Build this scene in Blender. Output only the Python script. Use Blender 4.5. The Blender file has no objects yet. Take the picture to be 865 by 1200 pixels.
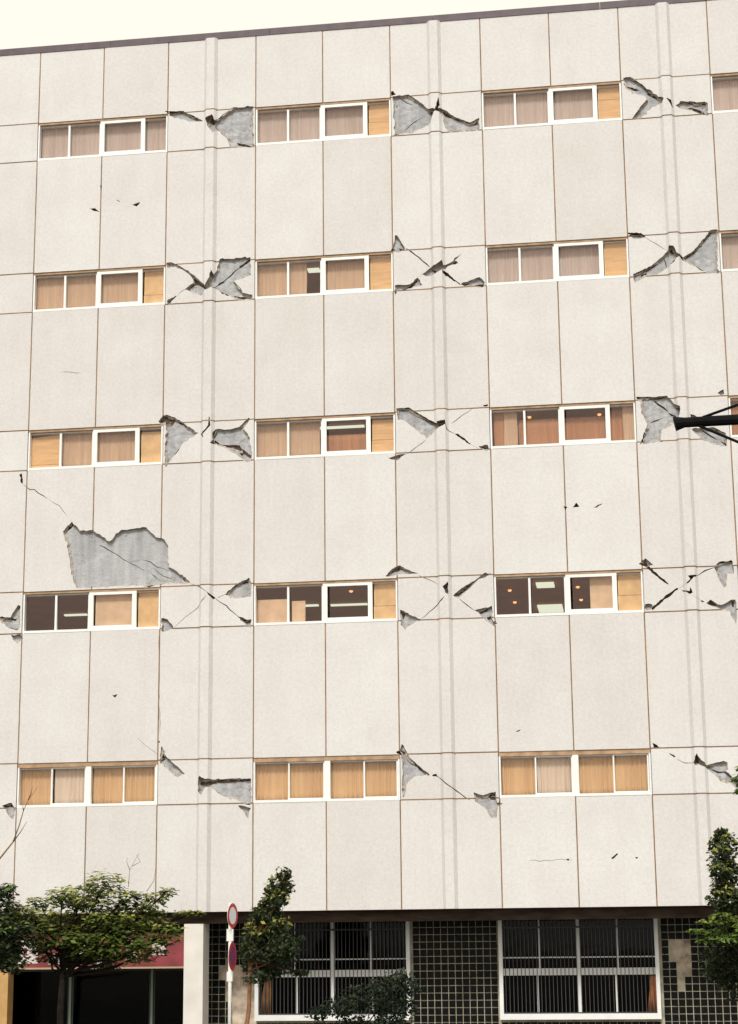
import bpy, math, random
import numpy as np
from mathutils import Vector, Matrix
from mathutils import noise as mnoise
from mathutils.geometry import delaunay_2d_cdt

scene = bpy.context.scene
col = scene.collection
R_ = math.radians

# ------------------------------------------------------------------ camera, sky, sun, exposure
cam_data = bpy.data.cameras.new('camera')
cam = bpy.data.objects.new('camera', cam_data)
col.objects.link(cam)
fwd = Vector((-0.13694, 0.96463, 0.22525)).normalized()
rgt = Vector((0.98969, 0.14286, -0.01011))
rgt = (rgt - fwd * rgt.dot(fwd)).normalized()
up_ = rgt.cross(fwd)
M = Matrix((rgt, up_, -fwd)).transposed().to_4x4()
M.translation = (7.5657, -36.4675, 2.3986)
cam.matrix_world = M
cam_data.sensor_fit = 'HORIZONTAL'
cam_data.sensor_width = 36.0
cam_data.lens = 36.0 * 2177.85 / 865.0
cam_data.clip_start = 0.1
cam_data.clip_end = 2000
scene.camera = cam

SUN_EL, SUN_AZ = R_(50), R_(184)          # azimuth clockwise from +y (north); the facade looks to -y
world = bpy.data.worlds.new('World')
scene.world = world
world.use_nodes = True
wn, wl = world.node_tree.nodes, world.node_tree.links
wn.clear()
sky = wn.new('ShaderNodeTexSky'); sky.sky_type = 'NISHITA'; sky.sun_disc = False
sky.sun_elevation = SUN_EL; sky.sun_rotation = SUN_AZ
sky.air_density = 1.0; sky.dust_density = 6.0; sky.ozone_density = 1.0
hs = wn.new('ShaderNodeHueSaturation'); hs.inputs['Saturation'].default_value = 0.12
wl.new(sky.outputs[0], hs.inputs['Color'])
mixw = wn.new('ShaderNodeMix'); mixw.data_type = 'RGBA'
mixw.inputs[0].default_value = 0.85
wl.new(hs.outputs[0], mixw.inputs[6])
mixw.inputs[7].default_value = (5.8, 5.58, 4.85, 1)      # even, creamy cloud cover
bg = wn.new('ShaderNodeBackground'); bg.inputs['Strength'].default_value = 0.1
wl.new(mixw.outputs[2], bg.inputs['Color'])
wo = wn.new('ShaderNodeOutputWorld'); wl.new(bg.outputs[0], wo.inputs['Surface'])

sun_data = bpy.data.lights.new('sun', 'SUN')
sun_data.energy = 1.5; sun_data.angle = R_(11); sun_data.color = (1.0, 0.97, 0.93)
sun = bpy.data.objects.new('sun', sun_data); col.objects.link(sun)
sd = Vector((math.sin(SUN_AZ) * math.cos(SUN_EL), math.cos(SUN_AZ) * math.cos(SUN_EL), math.sin(SUN_EL)))
sun.rotation_euler = sd.to_track_quat('Z', 'Y').to_euler()
sun.location = (0, -30, 40)

scene.view_settings.view_transform = 'Standard'
scene.view_settings.look = 'None'
scene.view_settings.exposure = 0.95
scene.view_settings.gamma = 1.0
scene.view_settings.use_curve_mapping = False
scene.render.engine = 'CYCLES'
scene.cycles.use_denoising = True
scene.cycles.max_bounces = 8
scene.cycles.transparent_max_bounces = 12

# ------------------------------------------------------------------ measured layout (metres)
# outlines on the facade plane (x along the wall, z up, metres)
SPALLS = [
 [(-1.906,20.02),(-1.59,20.023),(-1.153,19.762),(-1.429,19.775),(-1.667,19.849),(-1.905,19.95)],
 [(-1.101,19.805),(-0.944,19.868),(-0.89,19.734),(-0.695,19.857),(-0.486,20.035),(-0.055,20.029),(-0.033,19.064),(-0.559,19.117),(-0.625,19.342),(-0.823,19.522),(-0.927,19.447),(-1.046,19.621)],
 [(2.995,20.023),(3.335,20.037),(3.573,19.841),(3.786,19.652),(3.899,19.616),(3.846,19.479),(3.806,19.333),(3.41,19.132),(3.016,19.113)],
 [(3.899,19.611),(4.027,19.656),(4.351,19.427),(4.625,19.284),(4.828,19.377),(4.835,19.133),(4.771,19.097),(4.156,19.125),(4.083,19.298),(4.049,19.491)],
 [(7.886,20.052),(8.03,20.067),(8.267,19.859),(8.705,19.494),(8.664,19.398),(8.466,19.347),(8.223,19.106),(8.04,19.12),(8.364,19.529),(8.318,19.608),(8.063,19.674),(7.921,19.819)],
 [(8.943,19.35),(9.045,19.436),(9.601,19.352),(9.611,19.072),(9.48,19.109),(9.193,19.224),(9.025,19.277)],
 [(-1.924,16.562),(-1.82,16.569),(-1.495,16.374),(-1.299,16.229),(-1.104,16.031),(-1.065,15.975),(-0.964,16.155),(-0.945,16.353),(-0.875,16.216),(-0.812,16.331),(-0.762,16.568),(-0.095,16.573),(-0.081,16.166),(-0.451,16.056),(-0.257,15.78),(-0.053,15.728),(-0.04,15.609),(-0.32,15.612),(-0.602,15.735),(-0.859,15.896),(-0.936,15.927),(-1.064,15.869),(-1.166,15.769),(-1.398,15.876),(-1.502,15.936),(-1.323,16.071),(-1.363,16.193),(-1.507,16.335),(-1.715,16.455),(-1.896,16.44)],
 [(-1.898,15.708),(-1.668,15.813),(-1.833,15.625),(-1.884,15.601)],
 [(3.001,16.865),(3.051,16.848),(3.198,16.588),(3.209,16.521),(3.009,16.481),(2.96,16.577)],
 [(3.562,15.961),(3.726,16.081),(3.851,16.126),(3.989,16.221),(4.012,16.115),(4.149,16.172),(4.414,16.364),(4.25,16.218),(4.323,16.161),(4.198,16.13),(4.048,16.035),(3.948,15.989),(3.772,15.908),(3.673,15.902)],
 [(2.986,15.749),(3.298,15.755),(3.462,15.889),(3.558,15.726),(3.334,15.662),(3.047,15.627),(2.996,15.539),(2.972,15.606)],
 [(4.362,15.689),(4.76,15.82),(4.867,15.697),(4.828,15.596),(4.583,15.637),(4.435,15.646)],
 [(7.853,16.548),(8.107,16.545),(8.2,16.468),(7.958,16.451)],
 [(7.913,15.667),(8.195,15.79),(8.392,15.919),(8.642,16.135),(8.659,16.237),(8.754,16.218),(8.807,16.073),(8.9,16.015),(8.802,15.957),(8.75,15.871),(8.602,15.777),(8.38,15.65),(8.187,15.624),(7.942,15.498),(7.92,15.564)],
 [(8.922,15.975),(9.168,16.113),(9.524,16.541),(9.656,16.545),(9.63,15.584),(9.429,15.597),(9.198,15.752),(8.966,15.895)],
 [(-2.04,13.044),(-1.953,13.168),(-1.864,13.189),(-1.685,13.116),(-1.187,12.757),(-1.538,12.532),(-1.872,12.051),(-1.902,12.32),(-1.873,12.932)],
 [(-0.822,12.816),(-0.52,12.801),(-0.32,12.842),(-0.12,13.036),(-0.09,13.009),(-0.219,12.799),(-0.118,12.641),(-0.042,12.282),(-0.078,12.081),(-0.215,12.1),(-0.366,12.247),(-0.567,12.378),(-0.769,12.482),(-0.857,12.524),(-0.871,12.653)],
 [(2.987,13.073),(3.233,13.073),(3.523,12.869),(3.788,12.692),(3.984,12.758),(3.995,12.682),(3.884,12.625),(3.588,12.401),(3.324,12.64),(3.131,12.813),(3.009,12.832)],
 [(4.65,12.187),(4.843,12.202),(4.865,12.114),(4.816,12.067),(4.721,12.121)],
 [(2.802,12.026),(2.998,12.091),(3.169,12.096),(3.059,12.039),(2.997,11.967)],
 [(7.893,13.025),(8.473,13.056),(8.607,12.888),(8.721,12.808),(8.714,12.66),(8.611,12.468),(8.334,12.321),(8.314,12.137),(8.371,12.11),(7.959,12.081),(7.99,12.252),(8.059,12.495),(7.951,12.724),(7.948,12.922)],
 [(8.933,12.341),(9.121,12.356),(9.377,12.355),(9.603,12.221),(9.613,11.952),(9.496,11.945),(9.176,12.071),(9.043,12.2)],
 [(9.484,13.065),(9.605,13.133),(9.611,13.034),(9.562,12.999)],
 [(8.924,12.649),(9.062,12.58),(9.048,12.544),(8.932,12.562)],
 [(-4.038,10.773),(-3.857,10.968),(-3.682,10.775),(-3.395,10.77),(-3.052,10.522),(-2.804,10.756),(-2.268,10.79),(-2.063,10.575),(-1.879,10.517),(-1.793,10.381),(-1.77,9.933),(-1.485,9.757),(-1.321,9.58),(-1.947,9.56),(-2.446,9.562),(-2.914,9.573),(-3.718,9.56),(-3.844,9.863),(-3.867,10.08),(-3.926,10.383)],
 [(-0.595,9.32),(-0.35,9.519),(-0.104,9.645),(-0.055,9.557),(-0.054,9.251),(-0.471,9.23)],
 [(-1.912,8.877),(-1.787,8.848),(-1.661,8.673),(-1.747,8.615),(-1.895,8.595)],
 [(-0.333,8.859),(-0.125,8.779),(-0.039,8.776),(-0.051,8.618),(-0.124,8.633)],
 [(2.713,9.576),(2.855,9.712),(3.01,9.777),(3.135,9.701),(3.386,9.598),(3.106,9.603),(2.741,9.56)],
 [(3.869,9.306),(3.982,9.401),(3.985,9.142),(3.921,9.172)],
 [(4.073,9.122),(4.271,9.278),(4.608,9.49),(4.72,9.57),(4.844,9.551),(4.76,9.498),(4.607,9.448),(4.352,9.218),(4.183,9.07)],
 [(2.998,8.874),(3.412,8.663),(3.202,8.559),(3.089,8.465),(3.007,8.565)],
 [(4.495,8.807),(4.842,8.893),(4.84,8.614),(4.943,8.541),(4.873,8.474),(4.671,8.648)],
 [(7.764,9.631),(7.901,9.737),(8.052,9.595),(7.918,9.563)],
 [(7.861,8.81),(8.005,8.793),(7.977,8.708),(7.88,8.686)],
 [(9.236,9.499),(9.336,9.594),(9.599,9.597),(9.61,9.362),(9.479,9.367),(9.454,9.121),(9.405,9.086),(9.329,9.224),(9.256,9.424)],
 [(9.045,8.792),(9.132,8.863),(9.269,8.76),(9.606,8.846),(9.619,8.65),(9.592,8.358),(9.498,8.605),(9.242,8.7),(9.125,8.741)],
 [(-1.904,6.082),(-1.875,6.274),(-1.758,6.04),(-1.385,5.707),(-1.541,5.639),(-1.901,5.928)],
 [(-1.095,5.617),(-1.056,5.654),(-1.016,5.577),(-0.468,5.59),(-0.038,5.568),(-0.023,5.075),(-0.166,5.091),(-0.583,5.238),(-0.871,5.421),(-0.949,5.423),(-1.026,5.273),(-1.105,5.35)],
 [(-0.295,5.056),(-0.036,5.0),(-0.087,4.8),(-0.152,4.902)],
 [(2.991,5.99),(2.948,6.049),(2.994,6.193),(3.095,6.031),(3.137,5.928),(3.541,5.566),(3.248,5.55),(3.1,5.437),(3.023,5.151),(2.994,5.152)],
 [(4.391,5.209),(4.577,5.147),(4.824,5.214),(4.848,5.013),(4.962,4.983),(4.86,4.914),(4.826,4.715),(4.725,4.717),(4.601,4.919),(4.416,5.037)],
 [(8.642,5.686),(8.713,5.862),(8.887,5.629),(9.22,5.714),(9.29,5.682),(9.293,5.547),(9.25,5.517),(9.367,5.4),(9.474,5.295),(9.542,5.232),(9.535,5.108),(9.466,5.151),(9.379,5.235),(9.138,5.323),(8.982,5.492),(8.864,5.598)],
 [(-5.429,9.019),(-5.108,9.008),(-4.964,9.257),(-4.91,9.232),(-4.917,8.764),(-4.961,8.721),(-5.146,8.772),(-5.335,8.942),(-5.428,8.99)],
 [(-5.095,8.636),(-4.898,8.645),(-4.834,8.554),(-4.952,8.454),(-5.046,8.531)],
 [(-5.16,5.149),(-4.958,5.2),(-4.876,5.069),(-4.927,4.868),(-5.027,4.962),(-5.079,5.073)],
]
VOIDS = [
 [(-1.021,19.772),(-0.944,19.876),(-0.89,19.72),(-0.942,19.663)],
 [(-0.424,19.23),(-0.221,19.179),(-0.038,19.084),(-0.116,19.073),(-0.377,19.164)],
 [(-2.013,20.062),(-1.59,20.037),(-1.576,20.017),(-1.88,20.004)],
 [(-1.55,19.992),(-1.351,19.899),(-1.153,19.762),(-1.218,19.767),(-1.43,19.886)],
 [(3.746,19.568),(3.811,19.645),(3.9,19.625),(3.981,19.891),(4.008,19.712),(3.924,19.582),(3.822,19.557)],
 [(4.052,19.626),(4.326,19.442),(4.625,19.297),(4.751,19.315),(4.829,19.39),(4.827,19.309),(4.75,19.242),(4.624,19.265),(4.325,19.402),(4.075,19.521)],
 [(2.94,20.123),(3.004,20.151),(3.067,20.058),(2.964,20.034)],
 [(8.379,19.721),(8.504,19.647),(8.698,19.503),(8.668,19.484),(8.501,19.572),(8.37,19.676)],
 [(7.888,19.93),(7.949,19.898),(8.227,19.776),(8.14,19.756),(7.911,19.874)],
 [(9.184,19.278),(9.27,19.293),(9.484,19.196),(9.6,19.086),(9.563,19.07),(9.385,19.161),(9.193,19.224)],
 [(9.038,19.436),(9.602,19.358),(9.588,19.332),(9.056,19.4)],
 [(-1.312,16.203),(-1.195,16.116),(-1.065,15.98),(-1.078,15.936),(-1.22,16.025),(-1.323,16.023),(-1.489,15.927),(-1.515,15.945),(-1.31,16.07),(-1.337,16.165)],
 [(-0.809,16.039),(-0.694,16.09),(-0.668,16.057),(-0.783,16.005)],
 [(-0.988,15.97),(-0.885,15.964),(-0.911,15.918)],
 [(-0.35,16.408),(-0.248,16.46),(-0.108,16.547),(-0.095,16.512),(-0.324,16.359)],
 [(-0.795,15.874),(-0.705,15.842),(-0.551,15.753),(-0.244,15.708),(-0.04,15.653),(-0.04,15.616),(-0.295,15.658),(-0.653,15.765)],
 [(-1.873,15.733),(-1.681,15.806),(-1.706,15.776),(-1.859,15.679)],
 [(-1.82,16.561),(-1.495,16.374),(-1.325,16.217),(-1.364,16.206),(-1.52,16.349),(-1.716,16.482)],
 [(3.073,16.583),(3.21,16.547),(3.159,16.511),(3.097,16.528)],
 [(3.714,16.087),(3.849,16.034),(3.873,15.98),(3.753,15.91),(3.819,15.997)],
 [(3.985,15.999),(4.047,15.988),(4.314,15.731),(4.362,15.663),(4.167,15.813),(3.996,15.939)],
 [(4.2,16.195),(4.287,16.208),(4.323,16.161),(4.235,16.135)],
 [(3.272,15.718),(3.461,15.876),(3.448,15.824),(3.322,15.683),(3.122,15.657)],
 [(4.387,15.701),(4.585,15.72),(4.435,15.654)],
 [(4.658,15.671),(4.842,15.678),(4.828,15.59),(4.705,15.603)],
 [(2.909,16.541),(2.985,16.575),(2.997,16.535),(2.921,16.5)],
 [(7.831,16.602),(8.108,16.571),(8.2,16.474),(8.009,16.525),(7.841,16.562)],
 [(7.914,15.692),(8.195,15.795),(8.417,15.923),(8.439,15.89),(8.217,15.75),(8.022,15.686),(7.923,15.628)],
 [(8.07,15.683),(8.192,15.726),(8.178,15.676),(8.079,15.626)],
 [(8.679,15.888),(8.779,15.977),(8.789,15.932),(8.701,15.856)],
 [(8.68,16.171),(8.754,16.21),(8.773,16.1),(8.712,16.079)],
 [(8.772,16.095),(8.912,16.014),(8.968,15.934),(9.155,15.84),(9.362,15.678),(9.129,15.803),(8.955,15.896),(8.875,15.978)],
 [(8.922,15.975),(9.169,16.126),(9.537,16.545),(9.559,16.518),(9.196,16.094),(8.956,15.934)],
 [(-2.04,13.057),(-1.952,13.155),(-1.864,13.189),(-1.672,13.102),(-1.759,12.947),(-1.886,12.938),(-1.9,13.062),(-1.989,13.028)],
 [(-1.672,13.102),(-1.187,12.757),(-1.378,12.864),(-1.659,13.045)],
 [(-0.92,12.515),(-0.858,12.606),(-0.719,12.497),(-0.317,12.465),(-0.267,12.381),(-0.041,12.219),(-0.053,12.143),(-0.292,12.327),(-0.468,12.424),(-0.719,12.449)],
 [(-0.872,12.755),(-0.822,12.821),(-0.816,12.701),(-0.871,12.602)],
 [(-0.32,12.837),(-0.12,13.036),(-0.145,12.974),(-0.294,12.82)],
 [(-0.317,12.295),(-0.216,12.29),(-0.266,12.229)],
 [(2.975,13.074),(3.233,13.086),(3.523,12.887),(3.813,12.703),(3.787,12.662),(3.498,12.84),(3.22,13.031),(3.036,13.028),(2.998,12.972)],
 [(3.813,12.741),(3.984,12.763),(3.995,12.694),(3.86,12.633)],
 [(4.172,12.472),(4.233,12.477),(4.495,12.257),(4.47,12.233)],
 [(4.65,12.187),(4.843,12.202),(4.854,12.152),(4.745,12.14)],
 [(2.986,12.08),(3.047,12.089),(3.059,12.039),(3.01,12.028)],
 [(4.767,13.057),(4.864,13.07),(4.859,13.027),(4.779,13.026)],
 [(7.859,13.064),(8.189,13.046),(8.485,13.061),(8.476,13.019),(8.211,13.003),(7.881,13.02)],
 [(8.481,12.721),(8.642,12.639),(8.664,12.601),(8.526,12.664)],
 [(8.627,12.813),(8.72,12.8),(8.717,12.741)],
 [(9.377,12.355),(9.603,12.221),(9.59,12.193),(9.465,12.236)],
 [(9.491,12.08),(9.605,12.025),(9.59,11.965)],
 [(7.966,12.253),(7.993,12.326),(8.015,12.3),(7.96,12.106),(7.9,12.072)],
 [(-4.055,10.764),(-3.857,10.978),(-3.822,10.916),(-3.971,10.781)],
 [(-2.363,9.576),(-1.981,9.584),(-2.179,9.526)],
 [(-1.501,9.692),(-1.435,9.715),(-1.351,9.587),(-1.434,9.607)],
 [(-0.953,9.382),(-0.791,9.258),(-0.816,9.225),(-0.927,9.315)],
 [(-0.595,9.32),(-0.374,9.513),(-0.153,9.603),(-0.092,9.649),(-0.075,9.607),(-0.129,9.555),(-0.301,9.525),(-0.545,9.338)],
 [(-1.912,8.882),(-1.787,8.848),(-1.874,8.822)],
 [(-0.334,8.864),(-0.125,8.779),(-0.039,8.785),(-0.051,8.71),(-0.174,8.727)],
 [(-1.933,8.621),(-1.871,8.631),(-1.858,8.594)],
 [(2.713,9.576),(2.827,9.699),(3.01,9.783),(3.163,9.672),(3.051,9.699),(2.854,9.65)],
 [(3.877,9.301),(3.981,9.395),(3.971,9.275)],
 [(4.073,9.13),(4.243,9.27),(4.467,9.374),(4.353,9.255),(4.184,9.121)],
 [(2.998,8.88),(3.178,8.784),(3.094,8.781),(3.051,8.67)],
 [(4.495,8.813),(4.647,8.794),(4.828,8.885),(4.729,8.78),(4.59,8.743)],
 [(4.726,8.674),(4.837,8.698),(4.84,8.609),(4.752,8.617)],
 [(7.776,9.625),(7.901,9.72),(7.944,9.604),(8.335,9.205),(8.322,9.188),(8.183,9.292),(7.894,9.564)],
 [(7.978,8.727),(8.252,8.968),(8.499,9.125),(8.522,9.094),(8.274,8.914),(8.0,8.69)],
 [(7.861,8.815),(8.005,8.805),(7.931,8.766)],
 [(8.713,9.339),(8.894,9.357),(8.743,9.217),(8.67,9.182),(8.758,9.278)],
 [(8.545,9.086),(8.734,9.03),(8.75,9.11),(8.792,8.998),(8.731,8.971)],
 [(9.236,9.517),(9.337,9.607),(9.588,9.627),(9.598,9.584),(9.358,9.564)],
 [(8.907,8.9),(9.015,8.818),(8.962,8.815)],
 [(9.131,8.856),(9.245,8.761),(9.243,8.707),(9.08,8.786)],
 [(9.534,8.824),(9.593,8.822),(9.575,8.7),(9.54,8.726)],
 [(-1.907,5.962),(-1.882,6.056),(-1.853,6.248),(-1.771,6.035),(-1.849,5.971)],
 [(-1.758,6.032),(-1.385,5.707),(-1.557,5.839)],
 [(-1.095,5.622),(-1.056,5.649),(-0.951,5.57),(-0.481,5.57),(-0.038,5.58),(-0.051,5.538),(-0.793,5.501),(-0.976,5.456),(-1.081,5.471)],
 [(-0.205,5.114),(-0.036,5.101),(-0.049,5.058),(-0.166,5.078)],
 [(-1.956,6.384),(-1.908,6.37),(-1.916,6.332),(-1.961,6.34)],
 [(2.874,6.036),(2.963,6.083),(3.056,6.023),(3.02,5.969),(2.903,6.001)],
 [(3.108,5.949),(3.541,5.572),(3.497,5.553),(3.251,5.746)],
 [(3.008,6.178),(3.086,6.031),(3.036,6.041)],
 [(3.585,5.571),(3.672,5.589),(3.686,5.534),(3.599,5.542)],
 [(4.391,5.214),(4.577,5.153),(4.824,5.219),(4.831,5.137),(4.576,5.113),(4.418,5.131)],
 [(4.692,5.117),(4.837,5.134),(4.829,5.065),(4.72,5.067)],
 [(7.885,6.091),(7.956,6.057),(8.026,5.983),(7.902,5.992)],
 [(8.198,5.893),(8.312,5.819),(8.287,5.799),(8.216,5.848)],
 [(8.652,5.676),(8.713,5.855),(8.751,5.725),(8.737,5.649),(8.681,5.64)],
 [(8.877,5.633),(9.031,5.64),(8.946,5.592),(8.884,5.583)],
 [(-5.43,9.042),(-5.138,8.997),(-5.008,8.978),(-5.029,8.928),(-5.168,8.969),(-5.428,8.997)],
 [(-4.993,9.213),(-4.925,9.243),(-4.93,9.166),(-4.968,9.149)],
 [(-5.146,8.79),(-4.963,8.765),(-4.976,8.718)],
 [(-5.16,5.149),(-4.968,5.204),(-4.907,5.125),(-5.081,5.116)],
 [(-5.026,12.044),(-4.973,12.063),(-4.944,11.837),(-4.999,11.872)],
 [(-3.662,17.906),(-3.529,17.916),(-3.393,17.809),(-3.546,17.849)],
 [(-3.057,18.081),(-2.961,18.015),(-3.018,18.039)],
 [(-2.713,17.939),(-2.525,17.985),(-2.599,17.892)],
 [(6.326,10.862),(6.41,10.841),(6.358,10.8)],
 [(6.512,10.828),(6.583,10.93),(6.648,10.84)],
 [(6.919,10.81),(7.005,10.859),(7.108,10.89),(6.987,10.807)],
 [(7.004,3.908),(7.121,4.003),(7.137,3.978),(7.036,3.891)],
 [(6.141,3.906),(6.207,3.913),(6.189,3.873)],
 [(-2.919,7.324),(-2.795,7.338),(-2.847,7.27)],
 [(5.243,6.37),(5.345,6.417),(5.31,6.377)],
 [(-3.427,18.422),(-3.389,18.459),(-3.39,18.262)],
 [(7.458,3.917),(7.523,3.924),(7.489,3.884)],
]
CRACKS = [
 (0.037,[(8.766,19.49),(8.825,19.439),(8.879,19.28)]),
 (0.0168,[(-1.668,15.813),(-1.502,15.936)]),
 (0.0202,[(3.222,16.56),(3.506,16.318),(3.726,16.102)]),
 (0.0134,[(3.462,15.889),(3.575,15.973)]),
 (0.0118,[(8.199,16.461),(8.41,16.305),(8.642,16.135)]),
 (0.0336,[(-0.938,13.078),(-0.944,12.886),(-1.098,12.715),(-1.06,12.636)]),
 (0.0168,[(3.983,12.72),(4.029,12.567),(4.196,12.459)]),
 (0.0168,[(4.494,12.244),(4.649,12.137)]),
 (0.0101,[(4.104,12.689),(4.326,12.853),(4.572,13.017)]),
 (0.0134,[(3.588,12.388),(3.415,12.247),(3.194,12.095)]),
 (0.0134,[(-1.314,9.567),(-1.139,9.499),(-0.953,9.37)]),
 (0.0202,[(-0.791,9.241),(-0.568,9.074),(-0.321,8.858)]),
 (0.0118,[(-0.964,9.297),(-1.184,9.059),(-1.429,8.872),(-1.649,8.672)]),
 (0.0202,[(-0.742,9.252),(-0.595,9.32)]),
 (0.0168,[(3.906,9.108),(3.68,8.878),(3.398,8.664)]),
 (0.0168,[(4.196,9.056),(4.346,8.938),(4.495,8.807)]),
 (0.0101,[(3.385,9.564),(3.579,9.472),(3.786,9.352)]),
 (0.0235,[(8.893,9.34),(9.065,9.432),(9.236,9.499)]),
 (0.0134,[(8.534,9.106),(8.67,9.187)]),
 (0.0118,[(8.778,8.949),(8.906,8.883)]),
 (0.0168,[(3.672,5.555),(3.973,5.318),(4.315,5.067)]),
 (0.0134,[(8.337,5.766),(8.498,5.69),(8.642,5.686)]),
 (0.0134,[(-4.932,11.815),(-4.789,11.692),(-4.703,11.688),(-4.398,11.494)]),
 (0.0084,[(-4.398,11.494),(-4.137,11.323),(-3.96,11.105)]),
 (0.005,[(5.437,3.885),(6.271,3.888)]),
 (0.0084,[(-4.17,14.25),(-3.739,14.207)]),
 (0.0084,[(-1.96,8.518),(-1.911,6.519)]),
 (0.0067,[(-2.386,6.446),(-1.939,6.092)]),
 (0.0067,[(2.89,11.97),(2.75,12.103)]),
]
DEEP_CRACKS = [
 (0.0202,[(-0.89,19.734),(-0.695,19.885),(-0.487,20.043)]),
 (0.0134,[(-0.902,19.638),(-0.744,19.433),(-0.507,19.25)]),
 (0.0168,[(3.092,20.015),(3.408,19.813)]),
 (0.0168,[(3.221,19.228),(3.414,19.403),(3.619,19.51)]),
 (0.0168,[(8.04,19.12),(8.364,19.529)]),
 (0.0218,[(8.03,20.067),(8.267,19.859),(8.408,19.7)]),
 (0.0235,[(-0.885,15.951),(-0.707,16.072),(-0.452,16.282),(-0.108,16.552)]),
 (0.0168,[(-0.451,16.056),(-0.257,15.78)]),
 (0.0168,[(8.542,16.038),(8.602,15.777)]),
 (0.0134,[(-0.318,12.524),(-0.193,12.619)]),
 (0.0168,[(-1.538,12.532),(-1.872,12.051)]),
 (0.0134,[(3.588,12.401),(3.86,12.621)]),
 (0.0302,[(8.211,12.996),(8.483,12.746)]),
 (0.0168,[(8.119,12.517),(8.406,12.626)]),
 (0.0218,[(9.119,12.331),(9.435,12.107)]),
 (0.0118,[(-3.286,10.474),(-2.963,10.295),(-2.657,10.083),(-2.285,9.886)]),
 (0.0118,[(-2.356,10.121),(-2.189,10.081),(-2.053,9.96),(-1.786,9.867)]),
 (0.0168,[(-2.185,9.849),(-1.948,9.642)]),
 (0.0151,[(-2.12,9.946),(-1.917,9.773),(-1.717,9.7)]),
 (0.0302,[(8.946,5.576),(9.106,5.51),(9.229,5.507),(9.366,5.38)]),
]
MAPLE = [
 (-2.02,-3.48,3.43,0.41,0.24),
 (-2.55,-2.87,3.3,0.4,0.19),
 (-2.61,-4.0,3.24,0.34,0.17),
 (-3.35,-2.87,3.13,0.35,0.14),
 (-1.49,-3.76,3.21,0.37,0.14),
 (-0.79,-3.61,3.29,0.16,0.09),
 (-1.18,-3.04,3.2,0.29,0.11),
 (-1.34,-3.63,3.04,0.44,0.11),
 (-2.18,-3.43,3.07,0.47,0.19),
 (-3.24,-4.16,2.95,0.31,0.15),
 (-0.45,-3.15,2.92,0.32,0.06),
 (-2.96,-3.45,2.89,0.38,0.11),
 (-1.85,-3.74,2.82,0.62,0.16),
 (-1.32,-3.1,2.76,0.56,0.13),
 (-0.68,-3.78,2.63,0.31,0.14),
 (-2.76,-3.57,2.63,0.47,0.14),
 (-2.07,-4.01,2.46,0.53,0.14),
 (-1.48,-3.64,2.5,0.53,0.16),
 (-0.79,-3.92,2.46,0.34,0.12),
 (-1.73,-3.83,2.24,0.5,0.14),
 (-2.8,-3.15,2.32,0.35,0.13),
 (-1.28,-3.81,2.17,0.34,0.11),
 (-3.25,-3.52,2.54,0.28,0.13),
 (-2.58,-2.83,2.13,0.4,0.1),
 (-2.18,-2.85,2.63,0.64,0.14),
 (-2.65,-3.19,2.84,0.44,0.13),
 (-1.62,-3.44,2.65,0.47,0.13),
 (-2.91,-3.81,2.45,0.34,0.12),
 (-1.93,-3.98,2.33,0.43,0.12),
 (-1.87,-2.84,2.96,0.42,0.13),
 (-2.48,-3.48,3.1,0.38,0.14),
 (-3.08,-4.04,2.76,0.31,0.12),
 (-1.18,-3.33,2.94,0.32,0.09),
 (-3.05,-3.11,2.15,0.35,0.11),
 (-1.09,-3.34,2.26,0.28,0.09),
 (-2.07,-2.92,2.02,0.35,0.11),
 (-2.34,-4.14,2.51,0.31,0.14),
 (-1.76,-3.46,2.38,0.41,0.14),
 (-2.2,-3.56,2.21,0.41,0.11),
 (-1.12,-4.11,2.35,0.31,0.12),
 (-3.23,-3.3,2.34,0.25,0.13),
]
MAPLE_NEAR = [
 (-3.48,-4.49,3.32,0.21,0.18),
 (-3.71,-4.44,3.1,0.38,0.3),
 (-3.57,-3.82,2.96,0.22,0.22),
 (-3.48,-4.69,2.59,0.38,0.33),
 (-3.4,-4.08,2.44,0.28,0.28),
 (-3.89,-3.93,2.23,0.46,0.37),
 (-3.27,-4.57,2.11,0.27,0.21),
 (-3.04,-4.73,2.68,0.18,0.14),
 (-4.05,-4.47,3.25,0.38,0.34),
 (-4.35,-4.01,2.67,0.46,0.46),
]
SLIM_TREE = [
 (1.28,-3.29,3.57,0.13,0.14),
 (1.14,-3.18,3.44,0.19,0.16),
 (1.22,-2.79,3.37,0.14,0.14),
 (0.93,-2.94,3.3,0.13,0.14),
 (1.14,-3.28,3.14,0.21,0.19),
 (0.89,-3.05,3.07,0.16,0.16),
 (0.98,-3.01,2.92,0.24,0.19),
 (0.78,-3.24,2.92,0.14,0.13),
 (0.82,-2.84,2.7,0.32,0.19),
 (1.18,-3.27,2.69,0.22,0.19),
 (0.71,-3.08,2.5,0.27,0.22),
 (1.04,-2.99,2.44,0.35,0.22),
 (0.79,-3.05,2.25,0.38,0.22),
 (1.15,-2.94,2.14,0.29,0.19),
 (0.63,-2.83,2.03,0.24,0.19),
 (0.91,-2.68,1.9,0.32,0.16),
 (0.79,-3.15,1.8,0.22,0.13),
 (1.38,-2.9,2.47,0.22,0.06),
 (1.45,-2.86,1.87,0.19,0.06),
 (1.34,-3.15,2.29,0.19,0.1),
 (1.23,-3.35,2.35,0.28,0.19),
 (0.47,-2.67,2.3,0.19,0.16),
 (1.13,-3.14,3.24,0.17,0.16),
 (0.85,-3.13,2.89,0.19,0.16),
]
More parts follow.
